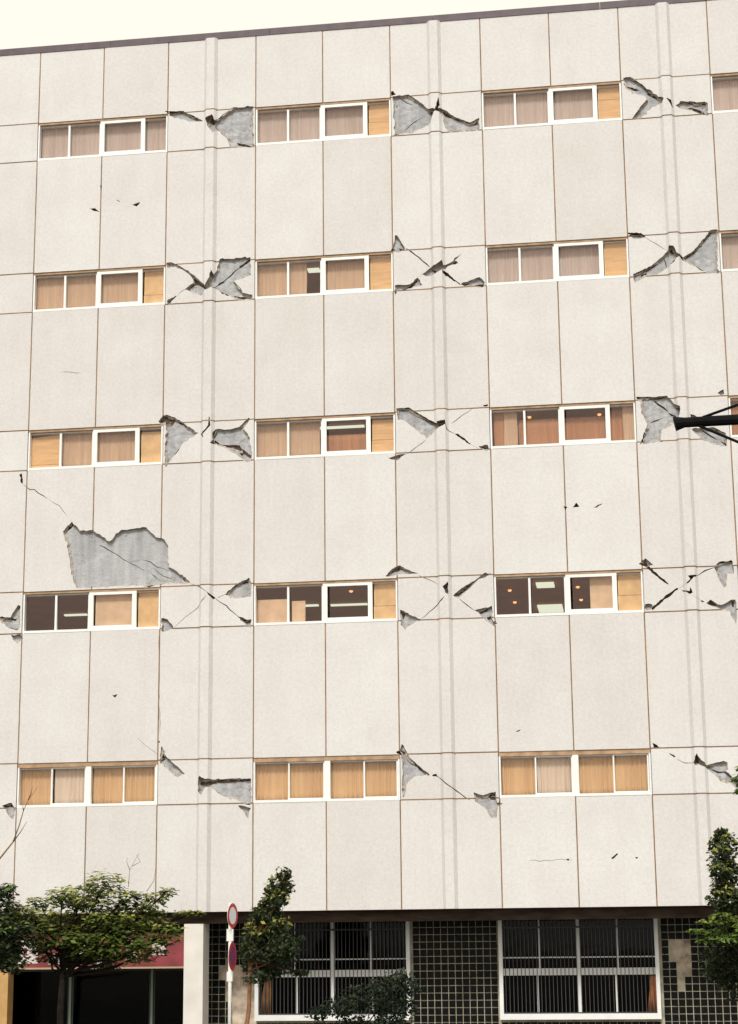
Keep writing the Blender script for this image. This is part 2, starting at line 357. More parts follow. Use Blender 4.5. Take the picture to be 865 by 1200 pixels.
BUSH = [
 (1.61,-1.85,1.13,0.23,0.15),
 (2.11,-2.19,1.26,0.33,0.23),
 (2.44,-1.82,1.42,0.33,0.23),
 (2.9,-2.54,1.63,0.32,0.19),
 (3.16,-2.11,1.7,0.29,0.23),
 (3.4,-2.3,1.55,0.2,0.16),
 (2.85,-1.96,1.28,0.41,0.26),
 (3.32,-2.46,1.23,0.23,0.23),
 (2.29,-1.9,0.99,0.3,0.13),
 (2.95,-2.16,1.02,0.33,0.2),
]
RIGHT_TREE = [
 (8.94,-4.13,4.1,0.14,0.14),
 (8.85,-4.13,3.93,0.15,0.15),
 (9.03,-4.48,3.91,0.15,0.18),
 (8.9,-4.76,3.7,0.21,0.2),
 (8.82,-5.04,3.45,0.19,0.18),
 (9.03,-4.64,3.46,0.18,0.21),
 (8.88,-4.61,3.22,0.21,0.18),
 (8.79,-5.05,3.0,0.19,0.18),
 (9.01,-5.04,3.04,0.18,0.21),
 (8.94,-3.9,2.81,0.19,0.16),
 (8.99,-4.32,2.53,0.21,0.21),
 (8.9,-4.82,2.23,0.27,0.21),
 (8.67,-4.58,2.12,0.21,0.14),
 (8.84,-3.93,1.95,0.31,0.19),
 (9.02,-4.02,1.7,0.28,0.22),
 (9.37,-4.09,3.08,0.25,0.46),
 (9.36,-4.63,2.25,0.45,0.61),
 (8.7,-4.51,1.82,0.18,0.11),
]
RIGHT_CLUMP = [
 (8.82,-5.3,2.74,0.21,0.07),
 (8.61,-4.91,2.64,0.2,0.06),
 (8.43,-5.31,2.5,0.16,0.04),
 (8.99,-5.03,2.63,0.18,0.09),
 (8.74,-4.98,2.47,0.21,0.07),
 (8.54,-5.27,2.37,0.18,0.06),
 (8.93,-5.24,2.39,0.21,0.09),
 (9.21,-5.28,2.52,0.24,0.18),
]
SPRAY = [
 (9.15,-5.98,4.88,0.1,0.07),
 (9.26,-6.06,4.98,0.17,0.13),
 (9.43,-6.05,4.84,0.23,0.17),
 (9.16,-6.05,4.67,0.07,0.04),
]
CEILING_LIGHTS = [
 ('tube',3,-5.06,4.32,9.76,0.55,0.1,'long lit tube in the dark second pane left of the peach board'),
 ('tube',3,0.43,4.18,9.76,0.41,0.1,'short lit tube beside the narrow tan box panel'),
 ('tube',3,1.31,4.25,9.76,0.85,0.1,'long lit tube in the white sash of the second fourth-row window'),
 ('tube',3,5.79,2.73,9.76,0.4,0.5,'upper of two wide lit fixtures in the third fourth-row window'),
 ('tube',3,5.76,5.66,9.76,0.58,0.9,'lower of two wide lit fixtures in the third fourth-row window'),
 ('tube',1,1.0,1.55,16.75,0.28,0.2,'lit tube in the curtain gap of the second second-row window'),
 ('tube',2,1.54,1.86,13.24,1.02,0.1,'long lit tube above the low brown curtain in the third row'),
 ('lamp',3,4.96,1.59,9.76,0.1,0.1,'topmost small warm lamp behind the dark first pane beside the wide lit fixtures'),
 ('lamp',3,5.0,3.18,9.76,0.1,0.1,'middle small warm lamp behind the dark first pane beside the wide lit fixtures'),
 ('lamp',3,5.01,4.66,9.76,0.1,0.1,'lowest small warm lamp behind the dark first pane beside the wide lit fixtures'),
 ('lamp',3,6.47,3.07,9.76,0.1,0.1,'upper warm lamp left of the pale stained board'),
 ('lamp',3,6.49,4.64,9.76,0.1,0.1,'lower warm lamp left of the pale stained board'),
 ('lamp',2,5.61,1.78,13.24,0.1,0.1,'tiny warm lamp in the second pane of the third third-row window'),
 ('lamp',2,7.09,1.84,13.24,0.1,0.1,'tiny warm lamp in the sash of the third third-row window'),
 ('lamp',3,1.61,2.6,9.76,0.1,0.1,'warm flame-like reflection built as a bulb above the lit tube in the second fourth-row window'),  # a reflection in the pane, added as a glowing bulb
]
BARE = [(-4.13, -4.6, 2.67), (-3.78, -4.6, 3.61), (-3.56, -4.6, 3.89), (-3.33, -4.6, 4.17)]
BARE_FORKS = [[(-3.33, -4.6, 4.17), (-3.23, -4.6, 4.45), (-3.16, -4.6, 4.71), (-3.08, -4.6, 4.89), (-2.91, -4.6, 5.12)], [(-3.33, -4.6, 4.17), (-3.2, -4.6, 4.34), (-3.09, -4.6, 4.52)], [(-3.08, -4.6, 4.89), (-3.03, -4.6, 5.01), (-3.01, -4.6, 5.13)], [(-3.16, -4.6, 4.71), (-3.18, -4.6, 4.8)]]
DRY = [[(-1.51, -3.6, 3.39), (-1.49, -3.6, 3.69), (-1.33, -3.6, 3.98)], [(-1.49, -3.6, 3.69), (-1.55, -3.6, 3.84), (-1.54, -3.6, 3.91)], [(-1.17, -3.6, 3.31), (-1.04, -3.6, 3.5), (-1.02, -3.6, 3.68)], [(-1.44, -3.6, 3.76), (-1.3, -3.6, 3.83), (-1.37, -3.6, 3.96)]]

SILL = [19.105, 15.624, 12.121, 8.653, 5.096]
HEAD = [19.998, 16.512, 12.997, 9.524, 5.987]
COLS = [(-4.859, -1.946), (0.007, 2.947), (4.897, 7.835), (9.690, 12.630)]
X0, X1 = -6.80, 14.58
ROOF, FASCIA = 21.68, 3.0
PIERS = [(X0, -4.859), (-1.946, 0.007), (2.947, 4.897), (7.835, 9.690), (12.630, X1)]
STRIP = [-7.9, -0.985, 3.90, 8.765, 13.605]       # middle of the raised strip on each pier (first pier shows none)
SKIN = 0.05                                       # thickness of the rendered panels

# ------------------------------------------------------------------ materials
mats = {}
def nmat(name):
    m = bpy.data.materials.new(name); m.use_nodes = True
    mats[name] = m
    nt = m.node_tree
    return m, nt.nodes, nt.links, nt.nodes['Principled BSDF']

def simple(name, c, rough=0.6, metal=0.0, noise=None, var=0.0, bump=0.0, spec=0.5, stretch=(1, 1, 1)):
    """principled with a noise-varied colour and a fine bump, all in object space"""
    m, n, l, b = nmat(name)
    b.inputs['Roughness'].default_value = rough
    b.inputs['Metallic'].default_value = metal
    b.inputs['Specular IOR Level'].default_value = spec
    b.inputs['Base Color'].default_value = (*c, 1)
    if noise:
        g = n.new('ShaderNodeNewGeometry')
        mp = n.new('ShaderNodeMapping'); mp.inputs['Scale'].default_value = stretch
        l.new(g.outputs['Position'], mp.inputs[0])
        t = n.new('ShaderNodeTexNoise'); t.inputs['Scale'].default_value = noise; t.inputs['Detail'].default_value = 6
        l.new(mp.outputs[0], t.inputs['Vector'])
        rp = n.new('ShaderNodeValToRGB')
        lo = [max(0, x * (1 - var)) for x in c]; hi = [min(1, x * (1 + var)) for x in c]
        rp.color_ramp.elements[0].position = 0.3; rp.color_ramp.elements[1].position = 0.7
        rp.color_ramp.elements[0].color = (*lo, 1); rp.color_ramp.elements[1].color = (*hi, 1)
        l.new(t.outputs['Fac'], rp.inputs[0]); l.new(rp.outputs[0], b.inputs['Base Color'])
        if bump:
            bp = n.new('ShaderNodeBump'); bp.inputs['Strength'].default_value = bump; bp.inputs['Distance'].default_value = 0.02
            l.new(t.outputs['Fac'], bp.inputs['Height']); l.new(bp.outputs[0], b.inputs['Normal'])
    return m

def paint_material():
    """sprayed cream wall paint: blotchy, faint rain streaks, fine grain"""
    m, n, l, b = nmat('wall_paint')
    b.inputs['Roughness'].default_value = 0.85
    b.inputs['Specular IOR Level'].default_value = 0.25
    g = n.new('ShaderNodeNewGeometry')
    oi = n.new('ShaderNodeObjectInfo')
    def noise(scale, stretch=(1, 1, 1), detail=4, rough=0.55):
        mp = n.new('ShaderNodeMapping'); mp.inputs['Scale'].default_value = stretch
        l.new(g.outputs['Position'], mp.inputs[0])
        t = n.new('ShaderNodeTexNoise'); t.inputs['Scale'].default_value = scale
        t.inputs['Detail'].default_value = detail; t.inputs['Roughness'].default_value = rough
        l.new(mp.outputs[0], t.inputs['Vector']); return t
    def ramp(t, p0, c0, p1, c1):
        r = n.new('ShaderNodeValToRGB')
        r.color_ramp.elements[0].position = p0; r.color_ramp.elements[0].color = (*c0, 1)
        r.color_ramp.elements[1].position = p1; r.color_ramp.elements[1].color = (*c1, 1)
        l.new(t.outputs[0] if not isinstance(t, bpy.types.NodeSocket) else t, r.inputs[0]); return r
    def mul(a, c, fac=1.0):
        mx = n.new('ShaderNodeMix'); mx.data_type = 'RGBA'; mx.blend_type = 'MULTIPLY'
        mx.inputs[0].default_value = fac
        l.new(a, mx.inputs[6]); l.new(c, mx.inputs[7]); return mx.outputs[2]
    base = ramp(noise(0.9, detail=5), 0.3, (0.68, 0.655, 0.64), 0.72, (0.73, 0.715, 0.705))
    streak = ramp(noise(1.7, (2.0, 1, 0.22), 6, 0.5), 0.28, (0.975, 0.972, 0.968), 0.58, (1, 1, 1))
    grain = ramp(noise(15, (1, 1, 1), 5, 0.75), 0.36, (0.90, 0.895, 0.885), 0.62, (1.0, 1.0, 1.0))
    pan = ramp(oi.outputs['Random'], 0.0, (0.94, 0.93, 0.915), 1.0, (1, 1, 1))
    soil = ramp(noise(0.55, (1, 1, 0.5), 8, 0.7), 0.28, (0.955, 0.945, 0.935), 0.46, (1, 1, 1))
    speck = ramp(noise(46, (1, 1, 1), 2, 0.8), 0.33, (0.90, 0.89, 0.88), 0.60, (1.0, 1.0, 1.0))
    c = mul(base.outputs[0], streak.outputs[0]); c = mul(c, speck.outputs[0]); c = mul(c, grain.outputs[0]); c = mul(c, pan.outputs[0]); c = mul(c, soil.outputs[0])
    l.new(c, b.inputs['Base Color'])
    bp = n.new('ShaderNodeBump'); bp.inputs['Strength'].default_value = 0.25; bp.inputs['Distance'].default_value = 0.01
    l.new(noise(40, detail=3).outputs[0], bp.inputs['Height'])
    bp2 = n.new('ShaderNodeBump'); bp2.inputs['Strength'].default_value = 0.25; bp2.inputs['Distance'].default_value = 0.05
    l.new(noise(1.1, detail=2).outputs[0], bp2.inputs['Height']); l.new(bp.outputs[0], bp2.inputs['Normal'])
    l.new(bp2.outputs[0], b.inputs['Normal'])
    return m

def concrete_material():
    """raw grey concrete with board marks and mortar smears"""
    m, n, l, b = nmat('raw_concrete')
    b.inputs['Roughness'].default_value = 0.9
    g = n.new('ShaderNodeNewGeometry')
    def noise(scale, stretch=(1, 1, 1), detail=6, rough=0.6):
        mp = n.new('ShaderNodeMapping'); mp.inputs['Scale'].default_value = stretch
        l.new(g.outputs['Position'], mp.inputs[0])
        t = n.new('ShaderNodeTexNoise'); t.inputs['Scale'].default_value = scale
        t.inputs['Detail'].default_value = detail; t.inputs['Roughness'].default_value = rough
        l.new(mp.outputs[0], t.inputs['Vector']); return t
    a = noise(2.6, (2.5, 1, 0.35))
    r = n.new('ShaderNodeValToRGB')
    r.color_ramp.elements[0].position = 0.3; r.color_ramp.elements[0].color = (0.30, 0.30, 0.31, 1)
    r.color_ramp.elements[1].position = 0.68; r.color_ramp.elements[1].color = (0.47, 0.47, 0.475, 1)
    l.new(a.outputs[0], r.inputs[0])
    s = noise(5.5, (1, 1, 1), 8, 0.75)
    r2 = n.new('ShaderNodeValToRGB')
    r2.color_ramp.elements[0].position = 0.60; r2.color_ramp.elements[0].color = (0, 0, 0, 1)
    r2.color_ramp.elements[1].position = 0.70; r2.color_ramp.elements[1].color = (0.55, 0.55, 0.55, 1)
    l.new(s.outputs[0], r2.inputs[0])
    mx = n.new('ShaderNodeMix'); mx.data_type = 'RGBA'
    l.new(r2.outputs[0], mx.inputs[0]); l.new(r.outputs[0], mx.inputs[6]); mx.inputs[7].default_value = (0.30, 0.235, 0.18, 1)
    l.new(mx.outputs[2], b.inputs['Base Color'])
    bp = n.new('ShaderNodeBump'); bp.inputs['Strength'].default_value = 0.8; bp.inputs['Distance'].default_value = 0.03
    l.new(noise(9, detail=8, rough=0.7).outputs[0], bp.inputs['Height']); l.new(bp.outputs[0], b.inputs['Normal'])
    return m

def glass_material(name, tint=(1, 1, 1), gloss=0.09, mirror_tint=(1, 1, 1), wavy=0.03):
    m = bpy.data.materials.new(name); m.use_nodes = True; mats[name] = m
    n, l = m.node_tree.nodes, m.node_tree.links
    n.clear()
    o = n.new('ShaderNodeOutputMaterial'); mx = n.new('ShaderNodeMixShader')
    t = n.new('ShaderNodeBsdfTransparent'); t.inputs[0].default_value = (*tint, 1)
    gl = n.new('ShaderNodeBsdfGlossy'); gl.inputs['Roughness'].default_value = 0.04; gl.inputs['Color'].default_value = (*mirror_tint, 1)
    g = n.new('ShaderNodeNewGeometry')
    tn = n.new('ShaderNodeTexNoise'); tn.inputs['Scale'].default_value = 2.2
    l.new(g.outputs['Position'], tn.inputs['Vector'])
    bp = n.new('ShaderNodeBump'); bp.inputs['Strength'].default_value = 0.5; bp.inputs['Distance'].default_value = wavy
    l.new(tn.outputs[0], bp.inputs['Height']); l.new(bp.outputs[0], gl.inputs['Normal'])
    mx.inputs[0].default_value = gloss
    l.new(t.outputs[0], mx.inputs[1]); l.new(gl.outputs[0], mx.inputs[2]); l.new(mx.outputs[0], o.inputs[0])
    return m

def emit(name, c, s):
    m, n, l, b = nmat(name)
    b.inputs['Base Color'].default_value = (*c, 1)
    b.inputs['Emission Color'].default_value = (*c, 1); b.inputs['Emission Strength'].default_value = s
    return m

def curtain_material(name, c, var=0.13):
    m, n, l, b = nmat(name)
    b.inputs['Roughness'].default_value = 0.9
    g = n.new('ShaderNodeNewGeometry')
    mp = n.new('ShaderNodeMapping'); mp.inputs['Scale'].default_value = (9, 9, 0.35)
    l.new(g.outputs['Position'], mp.inputs[0])
    t = n.new('ShaderNodeTexNoise'); t.inputs['Scale'].default_value = 1.6; t.inputs['Detail'].default_value = 3
    l.new(mp.outputs[0], t.inputs['Vector'])
    r = n.new('ShaderNodeValToRGB')
    r.color_ramp.elements[0].position = 0.3; r.color_ramp.elements[1].position = 0.7
    r.color_ramp.elements[0].color = (*[x * (1 - var) for x in c], 1); r.color_ramp.elements[1].color = (*[x * (1 + var) for x in c], 1)
    l.new(t.outputs[0], r.inputs[0]); l.new(r.outputs[0], b.inputs['Base Color'])
    return m

def leaf_material(name, dark, light, trans=0.35):
    m = bpy.data.materials.new(name); m.use_nodes = True; mats[name] = m
    n, l = m.node_tree.nodes, m.node_tree.links
    n.clear()
    o = n.new('ShaderNodeOutputMaterial'); mx = n.new('ShaderNodeMixShader')
    g = n.new('ShaderNodeNewGeometry')
    r = n.new('ShaderNodeValToRGB')
    r.color_ramp.elements[0].color = (*dark, 1); r.color_ramp.elements[1].color = (*light, 1)
    l.new(g.outputs['Random Per Island'], r.inputs[0])
    b = n.new('ShaderNodeBsdfPrincipled'); b.inputs['Roughness'].default_value = 0.5
    b.inputs['Specular IOR Level'].default_value = 0.3
    t = n.new('ShaderNodeBsdfTranslucent')
    l.new(r.outputs[0], b.inputs['Base Color']); l.new(r.outputs[0], t.inputs[0])
    mx.inputs[0].default_value = trans
    l.new(b.outputs[0], mx.inputs[1]); l.new(t.outputs[0], mx.inputs[2]); l.new(mx.outputs[0], o.inputs[0])
    return m

PAINT = paint_material()
CONC = concrete_material()
MORTAR = simple('broken_mortar', (0.30, 0.225, 0.165), 0.95, noise=14, var=0.45, bump=0.8)
BED = simple('mortar_bed', (0.40, 0.345, 0.29), 0.95, noise=18, var=0.35, bump=0.9)
SEAL = simple('joint_sealant', (0.25, 0.145, 0.07), 0.7, noise=3, var=0.35)
HEADM = simple('rusty_head_flashing', (0.40, 0.25, 0.14), 0.7, noise=5, var=0.3)
COPING = simple('coping_metal', (0.085, 0.055, 0.065), 0.55, noise=4, var=0.25)
WHITE = simple('white_frame', (0.78, 0.775, 0.75), 0.45, noise=6, var=0.05)
GLASS = glass_material('window_glass', (0.97, 0.94, 0.92), 0.05, (0.95, 0.70, 0.62))  # warm gloss colour stands in for the street mirrored in the panes
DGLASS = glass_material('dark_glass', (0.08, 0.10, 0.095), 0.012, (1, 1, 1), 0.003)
ROOMM = simple('room_wall', (0.42, 0.19, 0.13), 0.9, noise=1.5, var=0.2)
CEILM = simple('room_ceiling', (0.58, 0.30, 0.22), 0.9, noise=1.5, var=0.12)
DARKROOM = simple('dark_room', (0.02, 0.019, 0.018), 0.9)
PLY = simple('plywood', (0.66, 0.45, 0.22), 0.75, noise=4, var=0.14, stretch=(0.6, 1, 5))
CARD = simple('cardboard', (0.68, 0.49, 0.25), 0.8, noise=4, var=0.2)
PALE = simple('pale_board', (0.64, 0.49, 0.33), 0.8, noise=4, var=0.15)
TAPE = simple('board_seam', (0.30, 0.16, 0.05), 0.8)
CUR = {
    'rose': curtain_material('curtain_rose_beige', (0.455, 0.41, 0.38)),
    'tan': curtain_material('curtain_tan', (0.50, 0.38, 0.265)),
    'gold': curtain_material('curtain_gold', (0.60, 0.42, 0.225)),
    'cream': curtain_material('curtain_cream', (0.64, 0.57, 0.47), 0.14),
    'brown': curtain_material('curtain_brown', (0.38, 0.20, 0.11)),
}
BEAMM = simple('beam_brown', (0.05, 0.034, 0.025), 0.85, noise=5, var=0.5, spec=0.1, stretch=(.4, 1, 2))
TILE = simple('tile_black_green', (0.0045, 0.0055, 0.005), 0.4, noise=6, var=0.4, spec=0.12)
GROUT = simple('grout', (0.40, 0.36, 0.26), 0.9, noise=5, var=0.35)
PLASTER = simple('broken_plaster', (0.50, 0.40, 0.31), 0.95, noise=5, var=0.5, bump=1.0)
BARM = simple('grille_bar', (0.045, 0.045, 0.043), 0.5, metal=0.2)
OCHRE = simple('ochre_board', (0.46, 0.27, 0.10), 0.7, noise=3, var=0.2)
RED = simple('sign_red', (0.22, 0.035, 0.042), 0.7, noise=2.2, var=0.4)  # red darkened in the colour to stand in for the overhang's shade
SIGNW = simple('sign_white', (0.62, 0.54, 0.50), 0.5)
GREEN_ALU = simple('door_metal', (0.20, 0.24, 0.19), 0.4, metal=0.5)
BLACKM = simple('black_steel', (0.007, 0.007, 0.007), 0.8, noise=8, var=0.3, spec=0.08)
POLEM = simple('pole_white', (0.72, 0.70, 0.66), 0.45, noise=8, var=0.06)
ROADRED = simple('roadsign_red', (0.46, 0.03, 0.025), 0.4)
ROADBLUE = simple('roadsign_blue', (0.13, 0.035, 0.14), 0.4)
ROADW = simple('roadsign_face', (0.70, 0.71, 0.73), 0.4)
BARK = simple('bark', (0.018, 0.015, 0.011), 0.9, noise=12, var=0.4, bump=0.8, spec=0.08)
REDBARK = simple('red_bark', (0.24, 0.11, 0.05), 0.85, noise=12, var=0.3)
TWIG = simple('twig', (0.20, 0.12, 0.06), 0.9)
CONCPOLE = simple('pole_concrete', (0.32, 0.31, 0.29), 0.85, noise=4, var=0.15)
ASPHALT = simple('asphalt', (0.055, 0.055, 0.056), 0.9, noise=20, var=0.3, bump=0.5)
PAVE = simple('pavement_concrete', (0.17, 0.165, 0.155), 0.9, noise=6, var=0.2, bump=0.3)
KERBM = simple('kerb_stone', (0.36, 0.35, 0.33), 0.85, noise=8, var=0.15)
LINE = simple('road_paint', (0.72, 0.72, 0.68), 0.7, noise=12, var=0.1)
EARTH = simple('earth', (0.13, 0.11, 0.085), 1.0, noise=2, var=0.3)
TUBE = emit('tube_light', (0.74, 0.86, 0.68), 0.55)
LAMP = emit('lamp_warm', (1.0, 0.48, 0.2), 0.8)
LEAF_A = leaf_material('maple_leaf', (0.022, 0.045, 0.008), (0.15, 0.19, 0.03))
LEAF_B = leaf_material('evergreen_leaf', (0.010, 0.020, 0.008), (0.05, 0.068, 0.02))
LEAF_TIP = leaf_material('young_sunlit_leaf', (0.17, 0.18, 0.03), (0.42, 0.41, 0.10))  # yellow-green young growth, with sunlight on the crown tops put into the colour
LEAF_C = leaf_material('shrub_leaf', (0.006, 0.012, 0.007), (0.025, 0.04, 0.018))
LEAF_D = leaf_material('bright_leaf', (0.06, 0.11, 0.02), (0.19, 0.27, 0.055))

# ------------------------------------------------------------------ mesh helpers
class MB:
    def __init__(self): self.v = []; self.f = []; self.m = []
    def box(self, x0, x1, y0, y1, z0, z1, m=0):
        b = len(self.v)
        self.v += [(x0, y0, z0), (x1, y0, z0), (x1, y1, z0), (x0, y1, z0), (x0, y0, z1), (x1, y0, z1), (x1, y1, z1), (x0, y1, z1)]
        self.f += [tuple(b + i for i in q) for q in ((0, 3, 2, 1), (4, 5, 6, 7), (0, 1, 5, 4), (1, 2, 6, 5), (2, 3, 7, 6), (3, 0, 4, 7))]
        self.m += [m] * 6
        return self
    def tube(self, pts, rads, n=8, m=0):
        pts = [Vector(p) for p in pts]; b = len(self.v)
        for i, p in enumerate(pts):
            d = (pts[min(i + 1, len(pts) - 1)] - pts[max(i - 1, 0)]).normalized()
            a = d.orthogonal().normalized(); c = d.cross(a)
            for k in range(n):
                t = 2 * math.pi * k / n
                self.v.append(tuple(p + (a * math.cos(t) + c * math.sin(t)) * rads[i]))
        for i in range(len(pts) - 1):
            for k in range(n):
                k2 = (k + 1) % n
                self.f.append((b + i * n + k, b + i * n + k2, b + (i + 1) * n + k2, b + (i + 1) * n + k)); self.m.append(m)
        self.f.append(tuple(b + k for k in range(n))[::-1]); self.m.append(m)
        self.f.append(tuple(b + (len(pts) - 1) * n + k for k in range(n))); self.m.append(m)
        return self
    def build(self, name, mat, parent=None, smooth=False):
        me = bpy.data.meshes.new(name)
        me.from_pydata(self.v, [], self.f)
        for mm in (mat if isinstance(mat, (list, tuple)) else [mat]): me.materials.append(mm)
        me.polygons.foreach_set('material_index', self.m)
        if smooth: me.polygons.foreach_set('use_smooth', [True] * len(self.f))
        me.update()
        return link(name, me, parent)

def link(name, me, parent=None):
    o = bpy.data.objects.new(name, me); col.objects.link(o)
    if parent is not None: o.parent = parent
    return o
def tag(o, label, cat, group=None):
    o['label'] = label; o['category'] = cat; o['kind'] = 'thing'
    if group: o['group'] = group
    return o
def struct(o): o['kind'] = 'structure'; return o
def empty(name, loc=(0, 0, 0)):
    o = bpy.data.objects.new(name, None); col.objects.link(o); o.location = loc; return o

def inside(poly, P):
    """points P (n,2) inside polygon"""
    x, y = P[:, 0], P[:, 1]; r = np.zeros(len(P), bool)
    q = np.array(poly); n = len(q)
    for i in range(n):
        (x0, y0), (x1, y1) = q[i - 1], q[i]
        if y0 == y1: continue
        c = ((y0 > y) != (y1 > y)) & (x < (x1 - x0) * (y - y0) / (y1 - y0) + x0)
        r ^= c
    return r

rng = random.Random(11)
def jagged(poly, step=0.06, amp=0.010):
    out = []
    n = len(poly)
    for i in range(n):
        a, b = Vector(poly[i]), Vector(poly[(i + 1) % n])
        L = (b - a).length; k = max(1, int(L / step)); d = (b - a) / max(L, 1e-6); nn = Vector((-d.y, d.x))
        out.append(tuple(a))
        for j in range(1, k):
            w = min(amp, L * 0.12)
            out.append(tuple(a + (b - a) * ((j + rng.uniform(-.25, .25)) / k) + nn * rng.gauss(0, w)))
    return out
def ribbon(w, pts):
    """a crack: a polyline with uneven width as a closed outline"""
    P = []
    for i in range(len(pts) - 1):
        a, b = Vector(pts[i]), Vector(pts[i + 1]); L = (b - a).length; k = max(1, int(L / 0.10))
        for j in range(k):
            t = j / k; q = a + (b - a) * t
            if P: q += Vector((rng.gauss(0, .008), rng.gauss(0, .008)))
            P.append(q)
    P.append(Vector(pts[-1]))
    l, r = [], []
    for i, p in enumerate(P):
        d = (P[min(i + 1, len(P) - 1)] - P[max(i - 1, 0)]).normalized(); nn = Vector((-d.y, d.x))
        e = w * (0.5 + rng.uniform(-.2, .25)) * (0.35 if i in (0, len(P) - 1) else 1)
        l.append(tuple(p + nn * e)); r.append(tuple(p - nn * e))
    return l + r[::-1]

spalls = [jagged(p) for p in SPALLS]
voids = [jagged(p, 0.04, 0.006) for p in VOIDS]
cracks = [ribbon(max(w, 0.007), p) for w, p in CRACKS]
deep = [ribbon(w, p) for w, p in DEEP_CRACKS]
skin_holes = spalls + voids + cracks + deep
core_holes = voids + deep
def bbox(p): q = np.array(p); return (*q.min(0), *q.max(0))
skin_bb = [bbox(p) for p in skin_holes]; core_bb = [bbox(p) for p in core_holes]

def sheet(name, rect, holes, yf, yb, mats_, parent, cutx=(), pts=(), dz=None):
    """a slab x0..x1, z0..z1 with ragged openings cut through it; yf(x) is the front face depth"""
    x0, z0, x1, z1 = rect
    V = []; E = []
    def loop(p):
        b = len(V); V.extend(Vector(q) for q in p); n = len(p)
        E.extend((b + i, b + (i + 1) % n) for i in range(n))
    loop([(x0, z0), (x1, z0), (x1, z1), (x0, z1)])
    for x in cutx:
        b = len(V); V.extend((Vector((x, z0)), Vector((x, z1)))); E.append((b, b + 1))
    for h in holes: loop(h)
    V.extend(Vector(q) for q in pts)
    vo, eo, fo, *_ = delaunay_2d_cdt(V, E, [], 0, 1e-5)
    P = np.array([(v.x, v.y) for v in vo]); T = np.array(fo)
    c = P[T].mean(1)
    keep = (c[:, 0] > x0) & (c[:, 0] < x1) & (c[:, 1] > z0) & (c[:, 1] < z1)
    for h in holes: keep &= ~inside(h, c)
    T = T[keep]
    a, b_, d = P[T[:, 0]], P[T[:, 1]], P[T[:, 2]]
    area = (b_[:, 0] - a[:, 0]) * (d[:, 1] - a[:, 1]) - (b_[:, 1] - a[:, 1]) * (d[:, 0] - a[:, 0])
    T[area < 0] = T[area < 0][:, ::-1]
    used = np.unique(T); idx = -np.ones(len(P), int); idx[used] = np.arange(len(used)); T = idx[T]; P = P[used]
    n = len(P)
    verts = [(x, yf(x) + (dz(x, z) if dz else 0), z) for x, z in P] + [(x, yb, z) for x, z in P]
    faces = [tuple(int(i) for i in t) for t in T]; mi = [0] * len(faces)
    edges = {}
    for t in faces:
        for i in range(3): edges[(t[i], t[(i + 1) % 3])] = 1
    faces += [tuple(int(i) + n for i in t[::-1]) for t in T]; mi += [0] * len(T)
    for (i, j) in edges:
        if (j, i) not in edges:
            faces.append((j, i, i + n, j + n))
            onrect = lambda k: abs(P[k][0] - x0) < 1e-4 or abs(P[k][0] - x1) < 1e-4 or abs(P[k][1] - z0) < 1e-4 or abs(P[k][1] - z1) < 1e-4
            mi.append(0 if (onrect(i) and onrect(j)) else 1)
    # a slab broken right through becomes one object for each piece
    root = list(range(n))
    def find(a):
        while root[a] != a: root[a] = root[root[a]]; a = root[a]
        return a
    for t in faces[:len(T)]:
        for q in t[1:]: root[find(int(t[0]))] = find(int(q))
    comp = {}
    for fi, fc in enumerate(faces): comp.setdefault(find(fc[0] % n), []).append(fi)
    out = []
    for ids in comp.values():
        vs = sorted({v for fi in ids for v in faces[fi]}); mp = {v: k for k, v in enumerate(vs)}
        ext = np.ptp(P[[v % n for v in vs]], axis=0)
        if len(comp) > 1 and ext.max() < .02: continue
        me = bpy.data.meshes.new(name); me.from_pydata([verts[v] for v in vs], [], [tuple(mp[v] for v in faces[fi]) for fi in ids])
        for m in mats_: me.materials.append(m)
        me.polygons.foreach_set('material_index', [mi[fi] for fi in ids]); me.update()
        out.append(under(link(name, me)))
    return out

# ------------------------------------------------------------------ ground
g = MB()
g.box(-400, 400, -400, 400, -0.5, -0.02)
struct(g.build('ground', EARTH))
struct(MB().box(-120, 120, -46, -7.2, -0.02, 0.0).build('road', ASPHALT))
struct(MB().box(-120, 120, -7.0, 0.45, -0.019, 0.13).build('pavement', PAVE))
kb = MB()
for i in range(40): kb.box(-24 + i * 1.2, -24 + i * 1.2 + 1.185, -7.2, -7.0, -0.019, 0.15)
struct(kb.build('kerb', KERBM))
struct(MB().box(-120, 120, -9.1, -8.95, 0.002, 0.006).build('road_marking', LINE))

# ------------------------------------------------------------------ the building
building = empty('office_building', ((X0 + X1) / 2, 4.5, 0))
tag(building, 'cream concrete panel office block with X-cracked piers between rows of windows', 'building')
building_off = Vector(building.location)
def under(o):
    o.parent = building; o.matrix_parent_inverse = Matrix.Translation(-building_off); return o

openings = [[(c[0], s), (c[1], s), (c[1], h), (c[0], h)] for s, h in zip(SILL, HEAD) for c in COLS]

